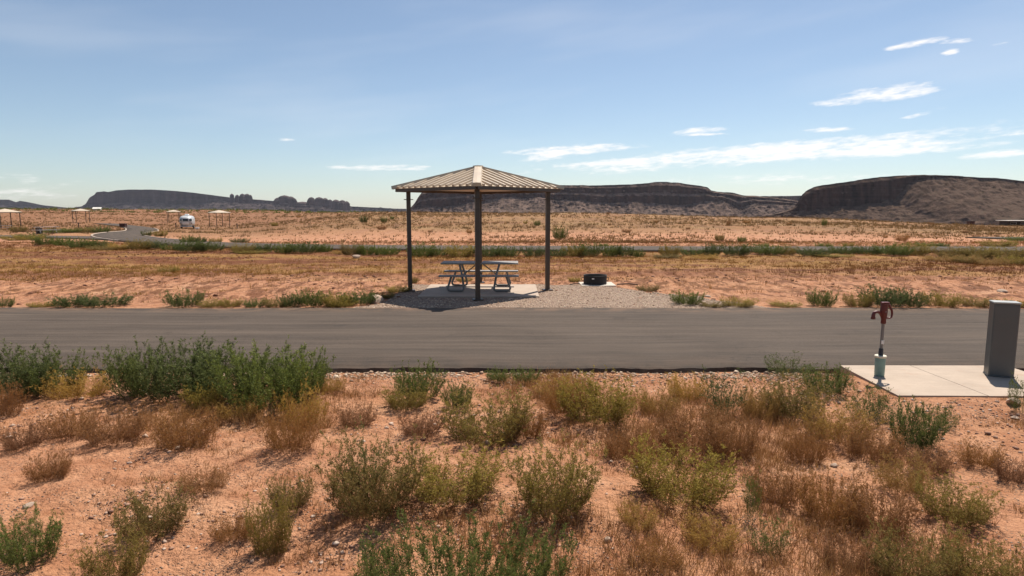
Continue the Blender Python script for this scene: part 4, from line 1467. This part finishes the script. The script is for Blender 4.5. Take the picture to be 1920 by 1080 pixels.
def plant(name, label, cat, kind, x, y, width, height, group=None, z=None, zoff=-.01, deep=.8):
    j = R.randrange(len(PROTO[kind]))
    st, fo = PROTO[kind][j]
    rad, hh = PR[kind][j]
    face = math.atan2(x, y)                      # width is measured across the line of sight
    e = thing(name, label, cat, (x, y, (gz1(x, y) if z is None else z) + zoff), -face + R.choice((0, math.pi)) + R.uniform(-.35, .35), group)
    sxy = width / 2 / rad * 1.06
    e.scale = (sxy * R.uniform(.95, 1.05), sxy * deep * R.uniform(.9, 1.05), height / hh)
    link("stems", st, e)
    link("foliage", fo, e)
    return e


def plant_px(label, kind, px, py_base, wpx, hpx, name=None, cat=None, group=None, shift=.35, deep=.8):
    """base pixel is the plant's nearest visible foot; the root lies a part of its width behind"""
    x, y = G(px, py_base)
    D = y * math.cos(PITCH) + CAM_H * math.sin(PITCH)
    wd = wpx / F * D
    y2 = y + wd * shift * .5
    x2 = x * (y2 / y)
    D2 = y2 * math.cos(PITCH) + CAM_H * math.sin(PITCH)
    wd = wpx / F * D2
    # height from pixel of the top
    d = ray(px, py_base - hpx)
    hh = (CAM_H + d[2] / d[1] * y2) * .92
    nm = name or {"green": "green_weed", "sparse": "green_weed", "close": "green_weed", "olive": "olive_bush", "yellow": "yellow_bush", "brown": "dry_weed"}[kind]
    return plant(nm, label, cat or ("bush" if kind in ("olive", "yellow") else "weed"), kind, x2, y2, wd, max(hh - gz1(x2, y2), .05), group, deep=deep)


FORE = [
    # kind, px, base py, width, height, label
    ("green", 22, 738, 150, 90, "tall dark green weed clump cut by the frame beside the asphalt"),
    ("green", 100, 728, 115, 70, "dark green weed clump behind the orange yellow bush at the asphalt"),
    ("green", 276, 738, 130, 95, "tall green weed at the start of the long clump by the asphalt"),
    ("green", 335, 740, 160, 98, "tall green weed in the middle of the long clump by the asphalt"),
    ("green", 430, 744, 165, 92, "broad green weed in the long clump, above a yellowish tuft"),
    ("green", 505, 768, 160, 118, "largest green weed at the end of the long clump by the asphalt"),
    ("green", 560, 745, 110, 95, "feathery green weed closing the long clump beside the bare asphalt edge"),
    ("olive", 385, 765, 80, 50, "yellowish olive tuft at the foot of the long green clump"),
    ("yellow", 150, 738, 125, 46, "orange yellow bush between the two green weed clumps by the asphalt"),
    ("green", 785, 742, 95, 60, "green weed standing alone at the asphalt edge below the shelter"),
    ("green", 858, 757, 56, 44, "narrow green weed just beyond the lone one below the shelter"),
    ("green", 935, 706, 50, 16, "low bright green sprig creeping along the asphalt edge"),
    ("green", 985, 707, 55, 18, "second low green sprig along the asphalt edge below the fire ring"),
    ("olive", 760, 762, 90, 42, "straw coloured tuft in front of the lone green weed below the shelter"),
    ("olive", 1120, 790, 135, 88, "bright olive green bush on the soil below the fire ring"),
    ("brown", 1060, 770, 80, 60, "rusty weed leaning against the bright olive green bush"),
    ("sparse", 1360, 770, 90, 78, "spindly green weed near the gravelly asphalt edge"),
    ("sparse", 1480, 700, 95, 38, "spreading green weed at the asphalt edge beside the pad's corner"),
    ("green", 1550, 730, 85, 48, "dense green weed at the concrete pad's corner"),
    ("olive", 1490, 775, 120, 70, "yellow olive bush in front of the pad's corner"),
    ("sparse", 1620, 775, 80, 62, "dark spindly weed against the pad's slanting edge"),
    ("sparse", 1655, 790, 60, 60, "thin upright weed at the pad's front corner below the hydrant"),
    ("green", 1715, 828, 90, 78, "dark green weed on the stony soil below the hydrant"),
    ("sparse", 1760, 800, 70, 45, "thin green sprigs beside the dark green weed below the hydrant"),
    ("sparse", 1912, 770, 45, 70, "green weed cut by the frame below the pedestal"),
    ("olive", 700, 972, 175, 155, "large olive bush casting a spiky shadow on bare soil"),
    ("sparse", 690, 940, 80, 145, "green shoots rising through the large olive bush"),
    ("olive", 1035, 965, 165, 138, "dark olive bush with a deep shadow amid the brown weeds"),
    ("olive", 1275, 932, 185, 105, "wide olive bush below the rust brown weeds"),
    ("olive", 855, 940, 185, 100, "loose brownish olive bush between the two large olive bushes"),
    ("olive", 915, 830, 150, 100, "tall straw olive bush above the white quartz chips"),
    ("brown", 985, 812, 85, 62, "rust weed beside the tall straw olive bush"),
    ("brown", 790, 825, 85, 58, "dark rust weed left of the tall straw olive bush"),
    ("brown", 1300, 845, 150, 90, "rust brown weed patch above the wide olive bush"),
    ("brown", 1375, 848, 95, 78, "reddish brown weed beside the rust brown patch"),
    ("yellow", 1235, 770, 85, 50, "straw yellow tuft near the gravelly asphalt edge"),
    ("yellow", 1425, 775, 80, 60, "orange straw tuft between the spindly weed and the olive bush"),
    ("yellow", 1570, 815, 130, 62, "orange straw bush below the pad's slanting edge"),
    ("brown", 1630, 845, 110, 55, "tan weed trailing down from the orange straw bush"),
    ("brown", 1512, 852, 75, 56, "small dark brown tuft alone on bare soil"),
    ("brown", 1450, 930, 100, 68, "brown weed with upright stalks past the wide olive bush"),
    ("brown", 1560, 960, 130, 75, "tan brown weed in the long drift across the soil"),
    ("brown", 1640, 975, 130, 80, "fluffy tan weed at the end of the long drift"),
    ("olive", 1790, 968, 125, 70, "olive green bush alone on the stony slope below the pedestal"),
    ("olive", 1700, 1085, 130, 90, "pale olive weed at the photograph's bottom edge"),
    ("olive", 1830, 1085, 140, 85, "pale olive weed in the bottom corner below the pedestal"),
    ("brown", 1835, 870, 80, 48, "brown tuft on the stony soil below the pedestal"),
    ("brown", 1895, 900, 60, 50, "brown tuft cut by the frame on the stony soil"),
    ("close", 870, 1150, 400, 168, "big leafy green weed rising from the bottom edge"),
    ("sparse", 725, 1100, 110, 105, "thin green stalks beside the big leafy weed at the bottom edge"),
    ("green", 55, 1050, 110, 85, "green tuft on the soil near the bottom corner"),
    ("sparse", 25, 1020, 80, 60, "thin green sprigs next to the bottom corner tuft"),
    ("olive", 215, 1085, 110, 90, "yellow green weed at the bottom of a long trail of tufts"),
    ("olive", 290, 1000, 120, 85, "straw green weed in the middle of a long trail of tufts"),
    ("olive", 510, 1020, 85, 100, "narrow olive weed with a dark foot on bare soil"),
    ("olive", 545, 955, 75, 70, "small olive weed above the narrow olive weed"),
    ("brown", 545, 850, 105, 95, "brown bush trailing below the largest green weed"),
    ("yellow", 570, 790, 90, 70, "straw weed at the foot of the largest green weed"),
    ("brown", 215, 830, 130, 75, "bushy brown weed on the red soil below the orange yellow bush"),
    ("brown", 130, 810, 95, 50, "brown weed on red soil below the dark green clump"),
    ("brown", 345, 840, 120, 78, "reddish brown weed below the long green clump"),
    ("brown", 95, 890, 75, 48, "small dark brown tuft on the bare red soil"),
    ("brown", 10, 770, 60, 55, "rust weed cut by the frame under the dark green clump"),
    ("brown", 385, 920, 95, 45, "low brown weed in the middle of the bare red soil"),
    ("yellow", 450, 780, 90, 40, "low straw tuft in the shade of the long green clump"),
    ("brown", 670, 800, 80, 50, "rust weed on the red soil before the lone green weed"),
    ("yellow", 1195, 985, 80, 45, "low straw tuft below the wide olive bush"),
    ("yellow", 1330, 1010, 110, 45, "straw tuft on the soil near the bottom, below the wide olive bush"),
    ("sparse", 1440, 1020, 80, 60, "thin green grey sprigs among straw near the bottom"),
    ("sparse", 1410, 960, 40, 85, "single thin green stalk below the wide olive bush"),
    ("brown", 1180, 850, 110, 60, "rust weed on the soil between the olive bush and the rust patch"),
    ("yellow", 1040, 735, 90, 30, "low straw growth at the asphalt edge below the gravel"),
    ("yellow", 1290, 735, 80, 36, "low straw growth on the gravelly shoulder"),
    ("yellow", 1690, 905, 110, 50, "straw weed past the end of the long drift"),
    ("brown", 1745, 880, 90, 45, "rust brown weed below the dark green weed"),
    ("brown", 45, 830, 70, 40, "low rust weed on red soil near the frame"),
    ("yellow", 620, 735, 60, 34, "straw tuft where the long clump meets the bare edge"),
    ("brown", 1580, 1050, 110, 50, "tan weed low on the soil near the bottom, before the pale olive weeds"),
    ("brown", 1240, 1050, 90, 40, "low tan weed near the bottom past the big leafy weed"),
    ("brown", 440, 1000, 80, 40, "low tan weed beside the narrow olive weed"),
]
for (kd, px, py, wp, hp, lb) in FORE:
    plant_px(lb, kd, px, py, wp, hp, deep=.45 if kd == "close" else (1.15 if kd == "green" else .85), shift=0 if kd == "close" else .35)

# verge across the lane
ORD = ["first", "second", "third", "fourth", "fifth", "sixth", "seventh", "eighth", "ninth", "tenth", "eleventh", "twelfth", "thirteenth", "fourteenth", "fifteenth", "sixteenth", "seventeenth",
       "eighteenth", "nineteenth", "twentieth", "twenty-first", "twenty-second", "twenty-third", "twenty-fourth", "twenty-fifth", "twenty-sixth", "twenty-seventh", "twenty-eighth", "twenty-ninth",
       "thirtieth", "thirty-first", "thirty-second", "thirty-third", "thirty-fourth", "thirty-fifth", "thirty-sixth", "thirty-seventh", "thirty-eighth", "thirty-ninth", "fortieth", "forty-first",
       "forty-second", "forty-third", "forty-fourth", "forty-fifth", "forty-sixth", "forty-seventh", "forty-eighth", "forty-ninth", "fiftieth"]
VERGE = [("green", 5, 584, 45, 20), ("olive", 80, 582, 45, 12), ("green", 140, 580, 70, 24), ("green", 195, 580, 95, 26), ("green", 346, 578, 72, 34), ("olive", 400, 577, 50, 16), ("olive", 435, 577, 40, 18), ("green", 478, 577, 45, 18),
         ("olive", 520, 577, 50, 20), ("green", 545, 576, 45, 26), ("green", 585, 575, 65, 34), ("olive", 630, 575, 60, 28), ("green", 672, 572, 75, 30), ("olive", 715, 560, 50, 16), ("olive", 640, 577, 60, 16),
         ("green", 1288, 572, 62, 28), ("olive", 1385, 576, 65, 20), ("olive", 1335, 577, 50, 12), ("green", 1540, 575, 50, 34), ("olive", 1610, 577, 50, 30), ("green", 1655, 577, 85, 42), ("green", 1705, 577, 60, 34),
         ("olive", 1765, 578, 65, 30), ("olive", 1830, 578, 60, 22), ("olive", 1470, 577, 60, 12), ("olive", 1900, 578, 50, 16)]
VERGE.sort(key=lambda v: v[1])
nG = {"green": 0, "olive": 0}
for (kd, px, py, wp, hp) in VERGE:
    i = nG[kd]; nG[kd] += 1
    plant_px(f"{ORD[i]} {'green' if kd == 'green' else 'yellowish'} weed clump from the left along the lane's far verge", kd, px, min(py, 576), wp, hp, group="weeds along the lane's far verge", shift=.5)
for (kd, px, py, wp, hp, lb) in [("olive", 775, 531, 22, 13, "small yellowish tuft behind the shelter's left post"), ("olive", 1077, 529, 26, 11, "low dull green tuft beside the fire ring"),
                                 ("olive", 1215, 545, 40, 12, "low dull tuft where the gravel fades past the fire ring"), ("olive", 745, 548, 50, 14, "low green tuft at the shelter's shadow edge"),
                                 ("olive", 315, 510, 40, 11, "small green tuft in the ochre field"), ("olive", 870, 528, 30, 8, "low straw tuft behind the picnic table")]:
    plant_px(lb, kd, px, py, wp, hp, shift=.5)

# row of weeds along the far lane
ROW = [(45, 449, 60, 9), (88, 461, 38, 18), (118, 462, 35, 17), (150, 465, 48, 18), (185, 464, 45, 14), (262, 468, 40, 20), (290, 467, 40, 16), (320, 470, 35, 13), (360, 474, 55, 24), (395, 473, 50, 20), (455, 476, 42, 20), (495, 474, 35, 18),
       (535, 475, 40, 20), (575, 475, 55, 22), (608, 474, 30, 17), (660, 478, 38, 23), (690, 478, 40, 20), (725, 478, 45, 17), (790, 482, 55, 28), (822, 481, 40, 18), (865, 482, 55, 25), (915, 482, 50, 22), (950, 482, 48, 21),
       (1000, 482, 40, 20), (1040, 482, 40, 16), (1075, 481, 42, 23), (1102, 481, 45, 26), (1145, 481, 34, 23), (1172, 481, 34, 22), (1196, 482, 25, 15), (1256, 481, 36, 23), (1298, 480, 45, 16), (1334, 480, 32, 24), (1380, 480, 48, 24),
       (1440, 478, 60, 20), (1475, 478, 40, 18), (1525, 482, 55, 18), (1580, 478, 50, 19), (1625, 479, 45, 18), (1675, 481, 60, 24), (1712, 480, 60, 26), (1790, 486, 60, 24), (1835, 488, 70, 27), (1885, 489, 70, 28)]
for i, (px, py, wp, hp) in enumerate(ROW):
    kd = "green" if (i % 5) and px < 1770 and px > 60 else "olive"
    plant_px(f"{ORD[i]} weed clump from the left in the long row beside the far lane", kd, px, py, wp * 1.1, hp * 1.05, group="row of weeds beside the far lane", shift=.5)
for i, (px, py, wp, hp) in enumerate(sorted([(1770, 492, 70, 16), (1850, 496, 80, 18), (1905, 496, 60, 18), (1815, 494, 50, 14), (1320, 486, 60, 10), (1250, 484, 50, 8), (640, 477, 40, 8), (205, 468, 70, 10), (230, 467, 50, 12), (470, 477, 60, 9), (1560, 484, 70, 9)])):
    plant_px(f"{ORD[i]} low straw tuft from the left skirting the weed row's near side", "yellow" if i % 2 else "olive", px, py, wp, hp, group="low tufts skirting the far row", shift=.5)
# weeds on the lane's other side
for i, (px, py, wp, hp) in enumerate(sorted([(355, 453, 36, 12), (375, 453, 26, 9), (405, 452, 22, 7), (450, 453, 36, 7), (275, 437, 20, 6), (300, 437, 26, 5), (115, 434, 60, 6), (150, 433, 45, 7), (185, 429, 40, 5), (60, 444, 50, 8), (35, 431, 28, 8),
                                      (1130, 463, 22, 7), (1345, 463, 22, 7), (1430, 463, 24, 7), (1545, 463, 30, 8), (1590, 462, 22, 8), (1740, 462, 50, 9), (1765, 463, 30, 8), (1870, 463, 60, 14), (1905, 451, 40, 8)])):
    plant_px(f"{ORD[i]} low weed from the left on the far lane's other side", "green" if i % 3 else "olive", px, py, wp, hp, group="weeds on the far lane's other side", shift=.3)


# shrubs on the hillside
def hill_pt(px, py):
    """where the pixel's ray meets the terrain"""
    d = ray(px, py)
    yy = np.arange(40, 420, .5)
    hit = np.nonzero(CAM_H + d[2] / d[1] * yy <= gz(d[0] / d[1] * yy, yy))[0]
    y = float(yy[hit[0]]) if len(hit) else 180.0
    return float(d[0] / d[1] * y), y


HILL = [(682, 418, 15, 13, "green"), (720, 418, 13, 12, "green"), (716, 431, 18, 9, "brown"), (735, 412, 8, 7, "green"), (1007, 424, 13, 10, "green"), (1050, 449, 28, 22, "green"), (1175, 436, 20, 7, "brown"), (1143, 423, 8, 5, "brown"),
        (1349, 452, 17, 13, "olive"), (1391, 455, 17, 12, "green"), (1366, 423, 9, 10, "brown"), (1400, 419, 14, 6, "brown"), (1545, 424, 10, 13, "green"), (1690, 452, 24, 13, "brown"), (1140, 402, 7, 5, "brown"), (1092, 402, 6, 4, "brown"),
        (515, 424, 13, 7, "olive"), (806, 436, 9, 5, "brown"), (880, 438, 12, 8, "brown"), (1460, 416, 10, 5, "brown"), (1480, 422, 10, 4, "brown"), (1660, 446, 10, 6, "brown"), (1830, 446, 14, 6, "brown"), (1810, 437, 12, 6, "brown"),
        (985, 420, 8, 5, "olive"), (1230, 418, 8, 5, "brown"), (1290, 430, 9, 5, "brown"), (1600, 436, 9, 5, "brown"), (600, 412, 9, 5, "brown"), (635, 405, 8, 4, "brown"), (560, 408, 8, 4, "brown"), (1745, 421, 12, 4, "brown")]
HILL.sort()
cnt = {}
for (px, py, wp, hp, kd) in HILL:
    x, y = hill_pt(px, py)
    i = cnt.get(kd, 0); cnt[kd] = i + 1
    wd, hh = wp / F * y, hp / F * y
    plant("shrub", f"{ORD[i]} {'dark brown' if kd == 'brown' else 'dull olive' if kd == 'olive' else 'green'} shrub from the left on the dry hillside", "shrub", kd, x, y, wd, hh, "shrubs dotting the dry hillside")


# ------------------------------------------------------------------ grass and litter nobody could count
def tufts(name, xs, ys, hgt, rad, nblade, wid, mat, label, tint=None, lean=.6):
    n = len(xs)
    zs = gz(xs, ys)
    N = n * nblade
    ti = np.repeat(np.arange(n), nblade)
    a = NR.uniform(0, 2 * np.pi, N)
    rr = rad[ti] * np.sqrt(NR.uniform(0, 1, N))
    b = np.stack([xs[ti] + rr * np.cos(a), ys[ti] + rr * np.sin(a), zs[ti] - .004], -1)
    le = NR.uniform(.1, 1, N) * lean
    hh = hgt[ti] * NR.uniform(.45, 1.1, N)
    tip = b + np.stack([np.cos(a) * le * hh, np.sin(a) * le * hh, hh], -1) + NR.normal(0, .12, (N, 3)) * hh[:, None]
    tip[:, 2] = np.maximum(tip[:, 2], b[:, 2] + .01)
    sa = NR.uniform(0, np.pi, N)
    side = np.stack([np.cos(sa), np.sin(sa), np.zeros(N)], -1) * (wid[ti] * NR.uniform(.6, 1.3, N))[:, None]
    V = np.stack([b - side / 2, b + side / 2, tip], 1).reshape(-1, 3)
    Fa = np.arange(N * 3).reshape(-1, 3)
    base_t = NR.uniform(0, .6, n) if tint is None else tint
    T = np.clip(base_t[ti][:, None] + np.array([0, 0, .35])[None] + NR.normal(0, .08, (N, 1)), 0, 1).reshape(-1)
    me = mesh_np(name, V, Fa, [mat], False, {"tint": T})
    return tag(link(name, me), label, kind="stuff")


def offroad(x, y):
    return (path_dist(x, y) > .25)


# near soil: withered seedlings in drifts
n = 30000
t_ = NR.uniform(0, 1, n)
yy = 1.8 + 6.85 * t_ ** .7
xx = NR.uniform(-1.1, 1.1, n) * (yy + 2.4)
drift = fbm(xx / 1.5 + yy * .35, yy / 1.0, 81, 4)
dn = sstep(-.08, .14, drift) * .9 + .05
k = (NR.uniform(0, 1, n) < dn * .85) & ~((xx > 4.5) & (yy > 7.28))
xx, yy, drift = xx[k], yy[k], drift[k]
tall = .5 + 1.0 * sstep(.0, .2, drift)
tufts("dry_grass", xx, yy, NR.uniform(.03, .14, len(xx)) * tall, NR.uniform(.02, .07, len(xx)), 15, np.full(len(xx), .0042), MAT["grass_near"], "withered seedlings and straw littering the near red soil", NR.uniform(0, .55, len(xx)), .9)
# field between the lanes
n = 52000
yy = NR.uniform(15.2, 46, n)
xx = NR.uniform(-1, 1, n) * (yy * .98 + 2)
bandv = fbm(xx * .055, yy * .52, 85, 4)
dn = np.clip(.03 + .07 * sstep(19, 22, yy) + 1.7 * sstep(-.05, .14, bandv) * sstep(18.5, 24, yy) + .9 * sstep(33.5, 34.5, yy) + (.05 + .2 * sstep(19, 22, yy)) * sstep(.0, .2, fbm(xx / 1.4, yy / 1.2, 87, 3)), 0, 1)
k = (NR.uniform(0, 1, n) < dn) & offroad(xx, yy) & ~in_gravel(xx, yy)
xx, yy = xx[k], yy[k]
tn = np.clip(.20 + .28 * sstep(29, 24, yy) * sstep(6, -4, xx) + 1.0 * fbm(xx * .05 + 7, yy * .4, 89, 3) + .35 * fbm(xx / 1.1, yy / .8, 91, 3), 0, .75)
tufts("dry_grass", xx, yy, NR.uniform(.05, .17, len(xx)), NR.uniform(.05, .16, len(xx)), 8, np.full(len(xx), .014), MAT["grass_field"], "ochre and rust withered growth across the field between the lanes", tn, .8)
# hillside
n = 60000
yy = 44 + 330 * NR.uniform(0, 1, n) ** 2.0
xx = NR.uniform(-1, 1, n) * (yy * .98 + 3)
bare_ = sstep(6, -6, xx) * sstep(-70, -40, xx) * sstep(82, 60, yy + 24 * fbm(xx / 20, yy * 0, 94, 3))     # scraped ground past the far lane
dn = np.clip(.34 + 2.6 * fbm(xx / 34, yy / 20, 93, 4), .08, 1) * (1 - .8 * bare_)
k = (NR.uniform(0, 1, n) < dn) & offroad(xx, yy)
xx, yy = xx[k], yy[k]
sz = NR.lognormal(-1.45, .45, len(xx)) * (1 + yy / 400) * (.5 + .5 * sstep(45, 80, yy))
tufts("dry_grass", xx, yy, sz * .95, sz * .75, 9, .018 + .0010 * yy * .5, MAT["grass_hill"], "tawny bunch grass covering the far hillside", NR.uniform(0, .8, len(xx)) ** 1.3, .8)
# dark brush line along the far crest
n = 2600
yy = NR.uniform(300, 420, n)
xx = NR.uniform(-1.0, -.18, n) * yy
k = NR.uniform(0, 1, n) < .25 + 1.2 * fbm(xx / 25, yy / 14, 97, 3)
xx, yy = xx[k], yy[k]
tufts("far_brush", xx, yy, NR.uniform(.5, 1.4, len(xx)), NR.uniform(.5, 1.5, len(xx)), 14, np.full(len(xx), .30), MAT["leaf_green"], "dark brush line along the far crest", NR.uniform(0, .3, len(xx)), .7)

# ------------------------------------------------------------------ haze
hz = MB().box((0, 5400, 95), (24000, 11000, 2 * 150), 0)
m = bpy.data.materials.new("air")
m.use_nodes = True
m.node_tree.nodes.clear()
pv = m.node_tree.nodes.new("ShaderNodeVolumePrincipled")
pv.inputs["Color"].default_value = (0.86, 0.87, 1.0, 1)
pv.inputs["Density"].default_value = 1.9e-5
pv.inputs["Anisotropy"].default_value = 0.2
mo = m.node_tree.nodes.new("ShaderNodeOutputMaterial")
m.node_tree.links.new(pv.outputs[0], mo.inputs["Volume"])
HAZE = hz.build("haze", m)
tag(HAZE, "thin pale air between camera and mesas", kind="stuff")
